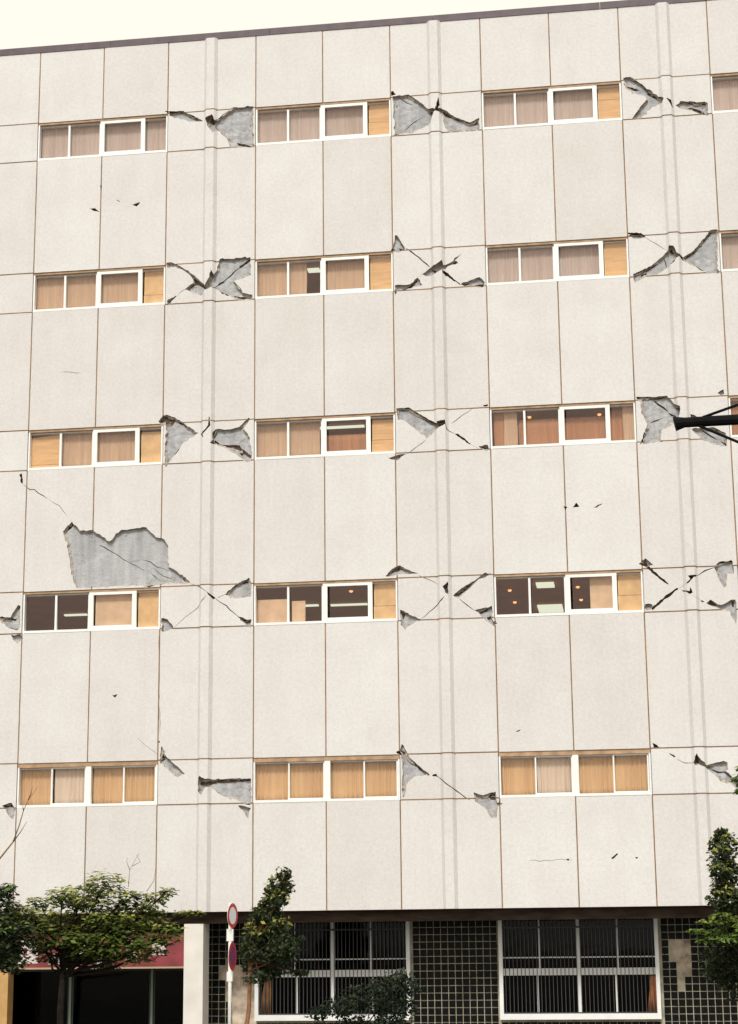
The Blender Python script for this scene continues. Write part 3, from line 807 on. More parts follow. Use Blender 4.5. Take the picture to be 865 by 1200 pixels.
# raw concrete wall with the deep cracks, and the inner leaf behind it
def rough(x, z):
    q = Vector((x, 0, z))
    return .003 + .016 * max(0, .5 + mnoise.noise(q * 9)) + .010 * max(0, mnoise.noise(q * 24 + Vector((7, 0, 3))))
grit = []
gr = random.Random(29)
for p in spalls:
    bb = bbox(p); st = .045
    if bb[2] - bb[0] > 2: continue          # the big patch came off cleanly
    G = [(x + gr.uniform(-.4, .4) * st, z + gr.uniform(-.4, .4) * st) for x in np.arange(bb[0], bb[2], st) for z in np.arange(bb[1], bb[3], st)]
    if not G: continue
    ok = inside(p, np.array(G)) 
    for h, hb in zip(openings, [bbox(o) for o in openings]): ok &= ~inside([(hb[0] - .01, hb[1] - .01), (hb[2] + .01, hb[1] - .01), (hb[2] + .01, hb[3] + .01), (hb[0] - .01, hb[3] + .01)], np.array(G))
    grit += [q for q, k in zip(G, ok) if k]
(sheet('concrete_wall', (X0 + .02, FASCIA + .02, X1 - .02, ROOF - .02), openings + core_holes, lambda x: SKIN + .004, 0.135, [CONC, MORTAR], None, (), grit, rough))
(sheet('inner_wall', (X0 + .02, FASCIA + .02, X1 - .02, ROOF - .02), openings, lambda x: 0.139, 0.30, [MORTAR, CONC], None))

# the mortar bed left clinging inside the broken edges, and crumbs stuck to the bare concrete
mr = random.Random(17)
def poly_area(p): return abs(sum(p[i - 1][0] * p[i][1] - p[i][0] * p[i - 1][1] for i in range(len(p)))) / 2
for P_, src in zip(spalls, SPALLS):
    A_ = poly_area(P_)
    if A_ < .012: continue
    n = len(P_); cx = sum(q[0] for q in P_) / n; cz = sum(q[1] for q in P_) / n
    ph = [mr.uniform(0, 6.28) for _ in range(3)]
    inn = []
    for k, q in enumerate(P_):
        a = 2 * math.pi * k / n
        d = max(.004, .022 + .016 * math.sin(2 * a + ph[0]) + .014 * math.sin(5 * a + ph[1]) + mr.gauss(0, .007)) * (1 if A_ > .1 else .6)
        x0_, z0_ = P_[k - 1]; x1_, z1_ = P_[(k + 1) % n]
        tx, tz = x1_ - x0_, z1_ - z0_; L_ = math.hypot(tx, tz) or 1
        nx_, nz_ = -tz / L_, tx / L_
        sgn = 1 if inside(P_, np.array([(q[0] + nx_ * .006, q[1] + nz_ * .006)]))[0] else -1
        inn.append((q[0] + sgn * nx_ * d, q[1] + sgn * nz_ * d))
    m = MB()
    yo = [mr.uniform(.026, .040) for _ in range(n)]
    m.v += [(q[0], yo[k], q[1]) for k, q in enumerate(P_)] + [(q[0], .046, q[1]) for q in inn] + [(q[0], SKIN + .035, q[1]) for q in inn]
    for k in range(n):
        j = (k + 1) % n
        m.f += [(k, j, n + j, n + k), (n + k, n + j, 2 * n + j, 2 * n + k)]; m.m += [0, 0]
    under(m.build('mortar_bed', BED))
    cm = MB()
    for _ in range(int(14 + A_ * 90)):
        k = mr.randrange(n); t = abs(mr.gauss(0, .16)); q = inn[k]
        x, z = q[0] + (cx - q[0]) * t, q[1] + (cz - q[1]) * t
        if not inside(P_, np.array([(x, z)]))[0]: continue
        r_ = mr.uniform(.008, .026); b = len(cm.v)
        cm.v += [(x + r_ * mr.uniform(-1.4, 1.4), SKIN + .010 - r_ * mr.uniform(.1, .6), z + r_ * mr.uniform(-.6, .6))]
        for e in range(5):
            a = e * 1.257 + mr.uniform(-.4, .4)
            cm.v.append((x + math.cos(a) * r_ * mr.uniform(.8, 1.6), SKIN + .035, z + math.sin(a) * r_ * mr.uniform(.6, 1.2)))
        cm.f += [(b, b + 1 + e, b + 1 + (e + 1) % 5) for e in range(5)]; cm.m += [0] * 5
    if cm.v:
        o = under(cm.build('mortar_crumbs', BED)); o['kind'] = 'stuff'

# panels
def strip_profile(s):
    a, b, d = 0.086, 0.15, 0.085
    def y(x):
        t = abs(x - s)
        if t <= a: return -d
        if t >= b: return 0.0
        return -d * (b - t) / (b - a)
    return y, (s - b, s - a, s + a, s + b)
J = 0.013
panel_cells = []
zrows = []
top = ROOF
for i in range(5):
    zrows.append((HEAD[i], top, 'spandrel')); zrows.append((SILL[i], HEAD[i], 'pier')); top = SILL[i]
zrows.append((FASCIA, top, 'spandrel'))
pr = random.Random(5)
for (z0, z1, kind) in zrows:
    cells = [(p, True, k) for k, p in enumerate(PIERS)]
    if kind == 'spandrel':
        for c in COLS:
            m = (c[0] + c[1]) / 2
            cells += [((c[0], m), False, 0), ((m, c[1]), False, 0)]
    for ((x0, x1), pier, k) in cells:
        a = x0 + (J if x0 > X0 else 0); b = x1 - (J if x1 < X1 else 0)
        c = z0 + (J if z0 > FASCIA else 0); d = z1 - (J if z1 < ROOF else 0)
        if kind == 'spandrel' and not pier:      # window heads and sills are butted by the frames
            c = z0 + (0.002 if z0 > FASCIA else 0); d = z1 - 0.002
        jit = pr.uniform(-.003, .003)
        rect = (a, c, b, d)
        hs_ = [h for h, bb in zip(skin_holes, skin_bb) if bb[0] < b and bb[2] > a and bb[1] < d and bb[3] > c]
        if pier and STRIP[k] > X0:
            yf, cut = strip_profile(STRIP[k])
            f = lambda x, yf=yf, jit=jit: yf(x) + jit
        else:
            f = lambda x, jit=jit: jit; cut = ()
        (sheet('wall_panel', rect, hs_, f, SKIN, [PAINT, MORTAR], None, cut))
        panel_cells.append(rect)

# brown sealant in the joints, missing where the render has fallen away
allh = [(h, bb) for h, bb in zip(spalls + voids, skin_bb)]
def clear(x, z):
    for h, bb in allh:
        if bb[0] - .02 < x < bb[2] + .02 and bb[1] - .02 < z < bb[3] + .02 and inside(h, np.array([(x, z)]))[0]: return False
    return True
def seal_v(name, x, z0, z1):
    m = MB(); n = max(1, int((z1 - z0) / 0.06)); h = (z1 - z0) / n; run = None
    for i in range(n + 1):
        ok = i < n and clear(x, z0 + (i + .5) * h)
        if ok and run is None: run = i
        if not ok and run is not None:
            under(MB().box(x - J - .001, x + J + .001, 0.008, SKIN + .002, z0 + run * h, z0 + i * h).build(name, SEAL)); run = None
def seal_h(name, x0, x1, z, yf):
    xs = [x0]; n = int((x1 - x0) / 0.05)
    m = MB(); h = (x1 - x0) / n
    for i in range(n + 1):
        xa, xb = x0 + i * h, x0 + (i + 1) * h
        if i < n and clear((xa + xb) / 2, z): m.box(xa, xb, yf((xa + xb) / 2) + .008, SKIN + .002, z - J - .001, z + J + .001)
        elif m.v: under(m.build(name, SEAL)); m = MB()
for (z0, z1, kind) in zrows:
    if kind == 'spandrel':
        for c in COLS:
            for x in (c[0], (c[0] + c[1]) / 2, c[1]): seal_v('joint_sealant', x, z0 + .004, z1 - .004)
for i in range(5):
    for k, (a, b) in enumerate(PIERS):
        yf = strip_profile(STRIP[k])[0] if STRIP[k] > X0 else (lambda x: 0.0)
        for z in (SILL[i], HEAD[i]): seal_h('joint_sealant', a, b, z, yf)

# coping, roof, side and back walls, floors
nseg = 6; L = (X1 - X0 + .08) / nseg
for i in range(nseg):
    under(MB().box(X0 - .04 + i * L, X0 - .04 + (i + 1) * L - .006, -0.012, 0.30, ROOF + .001, ROOF + .155).build('roof_coping', COPING))
under(MB().box(X0, X1, 0.30, 9.3, ROOF - .5, ROOF - .3).build('roof_slab', CONC))
for xa, xb in ((X0, X0 + .02), (X1 - .02, X1)):
    under(MB().box(xa, xb, SKIN + .003, 9.3, 0.1, ROOF).build('side_wall', PAINT))
under(MB().box(X0, X1, 9.301, 9.5, 0.1, ROOF).build('rear_wall', PAINT))
for s, h in zip(SILL, HEAD):
    m = MB()
    zc, zf = h + .30, s - .95
    m.box(X0 + .03, X1 - .03, 0.31, 9.2, zc, zc + .15, 1)
    m.box(X0 + .03, X1 - .03, 0.31, 9.2, zf - .15, zf, 0)
    m.box(X0 + .03, X1 - .03, 9.0, 9.2, zf, zc, 0)
    under(m.build('room', [ROOMM, CEILM]))

# ------------------------------------------------------------------ windows
def ring(m, x0, x1, y0, y1, z0, z1, w, wb=None, wt=None):
    wb = wb or w; wt = wt or w
    m.box(x0, x0 + w, y0, y1, z0, z1); m.box(x1 - w, x1, y0, y1, z0, z1)
    m.box(x0 + w, x1 - w, y0 + .001, y1, z0, z0 + wb); m.box(x0 + w, x1 - w, y0 + .001, y1, z1 - wt, z1)
for i in range(5):
    for j, (a, b) in enumerate(COLS):
        s, h = SILL[i] + .001, HEAD[i] - .003
        W = b - a
        m = MB()
        m.box(a + .002, a + .034, .012, .15, s, h - .0485 if i < 4 else h - .0855); m.box(b - .034, b - .002, .012, .15, s, h - .0485 if i < 4 else h - .0855)
        m.box(a + .034, b - .034, -.004, .15, s, s + .052)
        m.box(a + .034, b - .034, .085, .15, h - (.078 if i < 4 else .115), h - (.0485 if i < 4 else .0855))
        win = under(m.build('window', WHITE))
        fh = .048 if i < 4 else .085
        hd = MB().box(a + .002, b - .002, .018, .136, h - fh, h).build('head_flashing', HEADM, win)
        if i < 4:
            MB().box(a + .238 * W - .022, a + .238 * W + .022, .05, .125, s + .052, h - .0785).build('mullion', WHITE, win)
            sa = MB(); ring(sa, a + .482 * W, a + .826 * W, .022, .082, s + .052, h - .0485, .092, .062, .062)
            sash = sa.build('sash', WHITE, win)
            lights = [(.0, .238, .105), (.238, .482, .105), (.515, .79, .055), (.826, 1.0, .105)]
            MB().box(a + .472 * W, a + .482 * W, .06, .13, s + .052, h - .0785).build('mullion', WHITE, win)
        else:
            MB().box(a + .488 * W, a + .527 * W, .02, .13, s + .052, h - .0855).build('mullion', WHITE, win)
            for (q0, q1) in ((.238, .488), (.752, .986)):
                sa = MB(); ring(sa, a + q0 * W, a + q1 * W, .05, .10, s + .05, h - .0855, .030)
                sa.build('sash', WHITE, win)
            lights = [(.0, .238, .115), (.248, .478, .075), (.527, .752, .115), (.762, .978, .075)]
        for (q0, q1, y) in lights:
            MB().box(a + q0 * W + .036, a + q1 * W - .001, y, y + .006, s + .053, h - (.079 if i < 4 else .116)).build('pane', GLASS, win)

# what hangs or leans behind the glass
ROWN = ['top-row', 'second-row', 'third-row', 'fourth-row', 'lowest upper-storey']
COLN = ['leftmost', 'second', 'third', 'right-edge']
LIGHTN = {0: 'first pane', 1: 'second pane', 2: 'third pane', 3: 'last pane'}
cr = random.Random(3)
def curtain(i, j, f0, f1, tone, words, z0=0.0, z1=1.0, y=.19, pitch=.062):
    amp = .009 if i < 4 else .016; pitch = pitch if i < 4 else .085
    a, b = COLS[j]; s, h = SILL[i], HEAD[i]
    x0, x1 = a + f0 * (b - a) + .01, a + f1 * (b - a) - .01
    za, zb = s - .06 + z0 * (h - s), s + z1 * (h - s) + .06
    n = max(4, int((x1 - x0) / .0125)); m = MB()
    ph = cr.uniform(0, 6)
    rows = 4
    for k in range(n + 1):
        x = x0 + (x1 - x0) * k / n
        w = math.sin(x / pitch * 2 * math.pi + ph + 1.6 * math.sin(x * 5.3 + ph)) * (.75 + .45 * math.sin(x * 11 + ph))
        for r in range(rows + 1):
            t = r / rows
            m.v.append((x + .006 * math.sin(r * 2 + x * 9), y + amp * w * (.7 + .5 * (1 - t)), za + (zb - za) * t))
    for k in range(n):
        for r in range(rows):
            q = k * (rows + 1) + r
            m.f.append((q, q + rows + 1, q + rows + 2, q + 1)); m.m.append(0)
    o = m.build('curtain', CUR[tone], None, True)
    so = o.modifiers.new('thickness', 'SOLIDIFY'); so.thickness = .002
    tag(o, words, 'curtain', 'curtains behind the office windows')
def board(i, j, f0, f1, mat, words, z0=0.0, z1=1.0, seam=None, y=.135, tilt=0.0):
    a, b = COLS[j]; s, h = SILL[i], HEAD[i]
    x0, x1 = a + f0 * (b - a) + .012, a + f1 * (b - a) - .012
    za, zb = s + .03 + z0 * (h - s - .06), s + .03 + z1 * (h - s - .06)
    m = MB()
    if seam is None: m.box(x0, x1, y, y + .012, za, zb)
    else:
        zs = za + seam * (zb - za)
        m.box(x0, x1, y, y + .012, za, zs - .006); m.box(x0 + .006, x1, y + .004, y + .016, zs + .006, zb)
        m.box(x0, x1, y + .006, y + .013, zs - .006, zs + .006, 1)
    for v in range(len(m.v)):
        x, yy, z = m.v[v]
        if z > (za + zb) / 2 and z > zb - .02: m.v[v] = (x, yy, z + tilt * (x - x0))
    o = m.build('plywood_board' if mat is PLY else 'cardboard_sheet', [mat, TAPE])
    tag(o, words, 'board', 'boards closing broken panes')
def where(i, j): return '%s %s window' % (COLN[j], ROWN[i])

C_, B_ = curtain, board
C_(0, 0, 0, 1, 'rose', 'rose-beige pleated curtain filling the leftmost top-row window')
C_(0, 1, 0, .82, 'rose', 'rose-beige pleated curtain left of the plywood in the second top-row window')
B_(0, 1, .826, 1, PLY, 'orange plywood board closing the end pane of the second top-row window', seam=.45)
C_(0, 2, 0, .82, 'rose', 'rose-beige pleated curtain left of the plywood in the third top-row window')
B_(0, 2, .826, 1, PLY, 'orange plywood board closing the end pane of the third top-row window', seam=.62)
C_(0, 3, 0, 1, 'rose', 'rose-beige curtain in the top-row window cut off by the right edge')
C_(1, 0, 0, .82, 'tan', 'tan pleated curtain left of the boarded pane in the leftmost second-row window')
B_(1, 0, .826, 1, CARD, 'yellow cardboard closing the end pane of the leftmost second-row window', seam=.3)
C_(1, 1, 0, .37, 'tan', 'tan curtain drawn partly open left of the lit gap in the second-row window')
C_(1, 1, .485, .82, 'tan', 'tan curtain in the white sash of the second window of the second row')
B_(1, 1, .826, 1, PLY, 'orange plywood board closing the end pane of the second second-row window')
C_(1, 2, 0, .82, 'rose', 'rose-beige pleated curtain filling three panes of the third second-row window')
B_(1, 2, .826, 1, PLY, 'orange plywood board closing the end pane of the third second-row window')
C_(1, 3, 0, 1, 'rose', 'rose-beige curtain in the second-row window cut off by the right edge')
B_(2, 0, 0, .232, PLY, 'orange board sloping below a black gap, first pane of leftmost third-row window', z1=.86, seam=.16, tilt=.09)
C_(2, 0, .238, .82, 'tan', 'tan curtain between the two boarded panes of the leftmost third-row window')
B_(2, 0, .826, 1, CARD, 'yellow cardboard below a black gap, end pane of leftmost third-row window', z1=.88)
C_(2, 1, 0, .462, 'tan', 'tan pleated curtain in the first two panes of the second third-row window')
C_(2, 1, .485, .82, 'brown', 'low brown curtain under the lit tube in the third-row white sash', z1=.52, y=.24)
B_(2, 1, .826, 1, PLY, 'scuffed orange board closing the end pane of the second third-row window', z1=.9, seam=.42)
C_(2, 2, .02, .11, 'brown', 'dark brown curtain edge at the left end of the third third-row window')
C_(2, 2, .09, .19, 'tan', 'narrow tan curtain strip in the first pane of the third third-row window', y=.17)
C_(2, 2, .19, .82, 'brown', 'brown half-height curtain across the middle of the third third-row window', z1=.66, y=.23)
C_(2, 2, .80, .93, 'brown', 'brown curtain left of a tan strip, end pane of third third-row window', z1=.8, y=.23)
C_(2, 2, .91, 1, 'tan', 'narrow tan curtain strip at the right end of the third third-row window', y=.17)
C_(2, 3, 0, 1, 'brown', 'brown curtain in the third-row window behind the black pole arm')
B_(3, 0, .515, .80, PALE, 'pale peach board in the white sash below the big bare patch')
B_(3, 0, .826, 1, CARD, 'yellow cardboard in the end pane below the big bare concrete patch')
B_(3, 1, .0, .232, PALE, 'wide tan board covering the lower first pane of the second fourth-row window', z1=.66, y=.22)
B_(3, 1, .25, .352, PALE, 'narrow tan box panel in the second pane of the second fourth-row window', z1=.60, y=.22)
B_(3, 1, .826, 1, CARD, 'yellow cardboard with a seam, end pane of the second fourth-row window', seam=.38)
B_(3, 2, .64, .80, PALE, 'pale stained board covering half the white sash beside the dark lit room', y=.16)
B_(3, 2, .826, 1, CARD, 'yellow board with a dark cross seam beside the far-right cracked pier', seam=.43)
B_(3, 3, 0, .3, CARD, 'yellow board in the fourth-row window cut off by the right edge')
C_(4, 0, 0, .24, 'gold', 'golden curtain in the first pane of the leftmost lowest window')
C_(4, 0, .245, .49, 'cream', 'cream curtain among golden ones in the leftmost lowest window')
C_(4, 0, .52, 1, 'gold', 'golden curtain in the right half of the leftmost lowest window')
C_(4, 1, 0, .49, 'gold', 'golden curtain in the left half of the second lowest window')
C_(4, 1, .52, 1, 'gold', 'golden curtain in the right half of the second lowest window')
C_(4, 2, 0, .24, 'gold', 'golden curtain in the first pane of the third lowest window')
C_(4, 2, .245, .49, 'cream', 'cream curtain among golden ones in the third lowest window')
C_(4, 2, .52, 1, 'gold', 'golden curtain in the right half of the third lowest window')

# lit lamps on the office ceilings, and one reflection shaped as a lamp
for (kind, i, x, y, z, w, d, words) in CEILING_LIGHTS:
    zc = HEAD[i] + .30
    m = MB()
    if kind == 'tube':
        e = empty('ceiling_light', (x, y, zc)); tag(e, words, 'ceiling light', 'tube lights on the office ceilings')
        MB().box(-w / 2, w / 2, -d / 2, d / 2, -.02, -.001).build('housing', CEILM, e)
        MB().box(-w / 2 + .01, w / 2 - .01, -d / 2 - .004, d / 2 + .004, -.055, -.021).build('tube', TUBE, e)
    else:
        e = empty('ceiling_lamp', (x, y, zc)); tag(e, words, 'ceiling lamp', 'small warm lamps on the office ceilings')
        MB().tube([(0, 0, -.03), (0, 0, -.001)], [.05, .05], 12).build('fitting', CEILM, e)
        MB().tube([(0, 0, -.07), (0, 0, -.05), (0, 0, -.031)], [.02, .042, .04], 12).build('bulb', LAMP, e)

# ------------------------------------------------------------------ ground floor
under(MB().box(X0, X1, .054, 1.5, FASCIA + .021, FASCIA + .12).build('soffit', BEAMM))
under(MB().box(X0, X1, .004, .30, FASCIA - .004, FASCIA + .018).build('fascia_drip', SEAL))
bm = MB(); bm.box(X0, X1, .22, .52, 2.775, FASCIA - .006)
under(bm.build('soffit_beam', BEAMM))
under(MB().box(-1.385, -1.0, .10, .62, .131, 2.773).build('column', simple('column_paint', (0.70, 0.66, 0.60), .7, noise=3, var=.07)))

def outside(polys, x, z): return not any(inside(p, np.array([(x, z)]))[0] for p in polys)
GD = 0.80                      # how far the ground-floor wall sits back under the overhang
TP, TS = 0.1405, 0.1255
PATCH = [[(-.90, 1.97), (-.72, 2.05), (-.47, 1.97), (-.28, 1.85), (-.19, 1.77), (-.19, .56), (-.59, .46), (-.68, .97), (-.70, 1.23), (-.84, 1.48), (-.90, 1.74)],
         [(8.06, 2.35), (8.47, 2.35), (8.50, 1.82), (8.34, 1.66), (8.13, 1.81)], [(8.13, 1.69), (8.27, 1.74), (8.29, 1.48), (8.16, 1.43)], [(8.27, 1.60), (8.39, 1.60), (8.39, 1.50), (8.29, 1.48)]]
# bevelled tile: front face slightly inset
tme = bpy.data.meshes.new('tile')
h_ = TS / 2; k_ = h_ - .008
tv = [(-h_, .016, -h_), (h_, .016, -h_), (h_, .016, h_), (-h_, .016, h_), (-h_, .005, -h_), (h_, .005, -h_), (h_, .005, h_), (-h_, .005, h_), (-k_, 0, -k_), (k_, 0, -k_), (k_, 0, k_), (-k_, 0, k_)]
tf = [(8, 9, 10, 11)] + [(4 + i, 4 + (i + 1) % 4, 8 + (i + 1) % 4, 8 + i) for i in range(4)] + [(i, (i + 1) % 4, 4 + (i + 1) % 4, 4 + i) for i in range(4)]
tme.from_pydata(tv, [], tf); tme.materials.append(TILE); tme.update()
ntile = 0
tr = random.Random(8)
for (xa, xb, za, zb) in ((-1.30, -.184, .131, 3.019), (2.954, 4.713, .131, 3.019), (7.838, X1 - .03, .131, 3.019), (-.184, 2.954, .131, .88), (4.713, 7.838, .131, .88)):
    wall = under(MB().box(xa, xb, .523 + GD, .66 + GD, za, zb).build('tiled_wall', GROUT))
    rest = MB()
    nx, nz = int((xb - xa) / TP), int((zb - za) / TP)
    ox = xa + ((xb - xa) - nx * TP) / 2
    for q in range(nx):
        for r in range(nz):
            x, z = ox + (q + .5) * TP, za + (r + .5) * TP
            if not outside(PATCH, x, z): continue
            dy = tr.uniform(0, .003)
            if .80 < z < 2.36 and x < 9.35 and ntile < 300:
                o = link('tile', tme, wall); o.location = (x, .506 + GD + dy, z)
                o.rotation_euler = (tr.gauss(0, .012), 0, tr.gauss(0, .012)); ntile += 1
            else:
                b0 = len(rest.v); rest.v += [(x + v[0], .506 + GD + dy + v[1], z + v[2]) for v in tv]
                rest.f += [tuple(b0 + i for i in f) for f in tf]; rest.m += [0] * len(tf)
    if rest.v:
        o = rest.build('distant_tiles', TILE, wall); o['kind'] = 'stuff'
# broken plaster where tiles fell
for P in PATCH[:2]:
    p = jagged(P, .05, .012)
    cx = sum(q[0] for q in p) / len(p); cz = sum(q[1] for q in p) / len(p)
    m = MB()
    n = len(p)
    for q in p: m.v.append((q[0], .517 + GD, q[1]))
    m.v.append((cx, .509 + GD, cz))
    for q in p: m.v.append((q[0], .5235 + GD, q[1]))
    for i in range(n):
        m.f.append((i, (i + 1) % n, n)); m.f.append((i + n + 1, (i + 1) % n + n + 1, (i + 1) % n, i)); m.m += [0, 0]
    under(m.build('bare_plaster', PLASTER))

for gi, (xa, xb) in enumerate(((-.182, 2.952), (4.715, 7.836))):
    z0, z1 = .883, 3.019
    W = xb - xa
    m = MB()
    m.box(xa, xa + .075, .33 + GD, .52 + GD, z0, z1); m.box(xb - .075, xb, .33 + GD, .52 + GD, z0, z1)
    m.box(xa + .075, xb - .075, .325 + GD, .52 + GD, z0, z0 + .11)
    win = under(m.build('shopfront_window', WHITE))
    c = (xa + xb) / 2
    MB().box(c - .045, c + .045, .42 + GD, .50 + GD, z0 + .11, z1).build('mullion', WHITE, win)
    MB().box(xa + .075, c - .045, .43 + GD, .50 + GD, 1.72, 1.852).build('transom', WHITE, win)
    MB().box(c + .045, xb - .075, .43 + GD, .50 + GD, 1.72, 1.852).build('transom', WHITE, win)
    for q0, q1 in ((xa + .075, c - .045), (c + .045, xb - .075)):
        MB().box(q0, q1, .455 + GD, .475 + GD, 2.048, 2.072).build('glazing_bar', WHITE, win)
        mid = (q0 + q1) / 2
        MB().box(mid - .014, mid + .014, .45 + GD, .48 + GD, 1.853, z1).build('glazing_bar', WHITE, win)
        lo = mid + (.04 if gi == 0 else -.05)
        MB().box(lo - .017, lo + .017, .45 + GD, .48 + GD, z0 + .11, 1.719).build('glazing_bar', WHITE, win)
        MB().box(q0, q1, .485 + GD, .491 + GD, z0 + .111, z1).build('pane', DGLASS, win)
    nb = int((W - .17) / .077)
    bar = None
    for k in range(nb):
        x = xa + .085 + (k + .5) * (W - .17) / nb
        if bar is None:
            bar = MB().box(-.007, .007, -.007, .007, z0 + .09, z1 - .06).build('grille_bar', BARM, win)
        else:
            bar = link('grille_bar', bar.data, win)
        bar.location = (x, .385 + GD, 0)
    MB().box(xa + .075, xb - .075, .394 + GD, .406 + GD, 2.62, 2.65).build('grille_rail', BARM, win)
    MB().box(xa + .075, xb - .075, .394 + GD, .406 + GD, z0 + .111, z0 + .135).build('grille_rail', BARM, win)
# dark rooms behind the shopfront
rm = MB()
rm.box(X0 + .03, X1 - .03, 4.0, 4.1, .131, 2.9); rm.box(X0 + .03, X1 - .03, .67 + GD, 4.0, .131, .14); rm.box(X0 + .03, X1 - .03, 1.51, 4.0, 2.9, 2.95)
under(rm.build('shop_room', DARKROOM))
def loose_curtain(x0, x1, z0, z1, y, mat, words):
    m = MB(); n = 14
    for k in range(n + 1):
        t = k / n
        for r in range(3):
            s = r / 2
            m.v.append((x0 + (x1 - x0) * (t * (.55 + .45 * (1 - s)) + .45 * s), y + .02 * math.sin(t * 18), z0 + (z1 - z0) * s))
    for k in range(n):
        for r in range(2):
            q = k * 3 + r; m.f.append((q, q + 3, q + 4, q + 1)); m.m.append(0)
    o = m.build('curtain', mat, None, True); s_ = o.modifiers.new('thickness', 'SOLIDIFY'); s_.thickness = .003
    tag(o, words, 'curtain')
loose_curtain(7.58, 7.76, 1.0, 1.70, .44 + GD, simple('rust_cloth', (.34, .13, .05), .9, noise=6, var=.3), 'rust-brown cloth at the lower right corner of the barred window')
loose_curtain(-.10, .14, 1.0, 1.69, .44 + GD, simple('brown_cloth', (.20, .10, .04), .9, noise=6, var=.3), 'dark brown cloth behind the bars beside the slim tree trunk')

# entrance: dark glazed doors under a red signboard
ent = MB()
ent.box(-5.3, -1.31, .44 + GD, .50 + GD, 1.90, 3.019)
entr = under(ent.build('entrance_screen', BEAMM))
for x0, x1 in ((-5.28, -4.03), (-3.97, -2.33), (-2.27, -1.32)):
    d = MB(); ring(d, x0, x1, .40 + GD, .44 + GD, .14, 1.898, .03)
    dd = d.build('door', simple('door_frame_green', (.02, .03, .026), .4), entr)
    MB().box(x0 + .03, x1 - .03, .415 + GD, .421 + GD, .171, 1.867).build('pane', DGLASS, dd)
for x in (-4.0, -2.30):
    MB().box(x - .022, x + .022, .37 + GD, .44 + GD, .131, 1.898).build('mullion', GREEN_ALU, entr)
under(MB().box(X0, -4.97, .16, .5, .131, 1.93).build('ochre_jamb', OCHRE))
sg = empty('shop_sign', (-3.1, .35, 1.96))
tag(sg, 'red signboard with white lettering over the dark entrance behind the leafy tree', 'sign')
MB().box(-1.80, 1.715, -.05, .07, 0, .64).build('sign_panel', RED, sg)
MB().box(-1.82, 1.73, -.06, .075, -.035, -.001).build('sign_rail', simple('sign_rail', (.42, .30, .18), .6), sg)
for (x0, x1, z0, z1) in ((-1.72, -1.32, .08, .56), (-1.1, -.78, .06, .26), (-.6, -.36, .10, .5), (-.2, .0, .06, .22), (.50, .72, .10, .52), (1.02, 1.30, .22, .46)):
    m = MB(); w, h = x1 - x0, z1 - z0      # blocky white characters
    m.box(x0, x1, -.062, -.051, z0, z0 + h * .3); m.box(x0, x1, -.062, -.051, z0 + h * .62, z1)
    m.box(x0, x0 + w * .3, -.062, -.051, z0 + h * .3, z0 + h * .62); m.box(x0 + w * .45, x1, -.062, -.051, z0 + h * .3, z0 + h * .62)
    m.build('lettering', SIGNW, sg)

# ------------------------------------------------------------------ road sign on its white pole
rs = empty('road_sign', (.66, -5.0, .13))
tag(rs, 'two round red road signs turned edgewise on a white pole', 'road sign')
MB().tube([(0, 0, 0), (0, 0, 2.93)], [.03, .03], 14).build('pole', POLEM, rs, True)
def disc(r, cz, ang, off, ringc, facec, slash, name):
    ca, sa = math.cos(ang), math.sin(ang)
    t = Vector((ca, sa, 0)); nrm = Vector((sa, -ca, 0)); zc = Vector((0, 0, 1))
    def prism(ri, ro, d0, d1, nm, mat, par, seg=40):
        m = MB()
        for k in range(seg):
            a = 2 * math.pi * k / seg
            for rr, dd in ((ri, d0), (ro, d0), (ro, d1), (ri, d1)):
                m.v.append(tuple(Vector((0, 0, cz)) + nrm * dd + (t * math.cos(a) + zc * math.sin(a)) * rr))
        for k in range(seg):
            k2 = (k + 1) % seg
            for e in range(4):
                m.f.append((k * 4 + e, k2 * 4 + e, k2 * 4 + (e + 1) % 4, k * 4 + (e + 1) % 4)); m.m.append(0)
        return m.build(nm, mat, par)
    plate = prism(.001, r, off, off + .006, 'sign_disc', POLEM, rs)
    prism(r * .70, r, off + .007, off + .010, 'border', ringc, plate)
    prism(.001, r * .695, off + .007, off + .0095, 'sign_face', facec, plate)
    if slash:
        m = MB(); b = 0
        for a0, a1 in ((-.68, -.09), (-.68, .09), (.68, .09), (.68, -.09)):
            q = t * (a0 * r * .9 - a1 * r * .5) + zc * (-a0 * r * .75 + a1 * r)
            m.v.append(tuple(Vector((0, 0, cz)) + nrm * (off + .0125) + q))
        m.v += [tuple(Vector(v) - nrm * .0028) for v in m.v]
        m.f += [(0, 1, 2, 3), (4, 7, 6, 5), (0, 4, 5, 1), (1, 5, 6, 2), (2, 6, 7, 3), (3, 7, 4, 0)]; m.m += [0] * 6
        m.build('slash', ringc, plate)
    return plate
disc(.205, 2.72, R_(78), .035, ROADRED, ROADW, False, 'upper')
disc(.235, 2.055, R_(86), .035, ROADRED, ROADBLUE, True, 'lower')
MB().box(-.055, .055, -.032, .032, 2.30, 2.50).build('number_plate', POLEM, rs)
MB().box(-.048, .048, -.034, .034, 1.64, 1.80).build('clamp_plate', POLEM, rs)

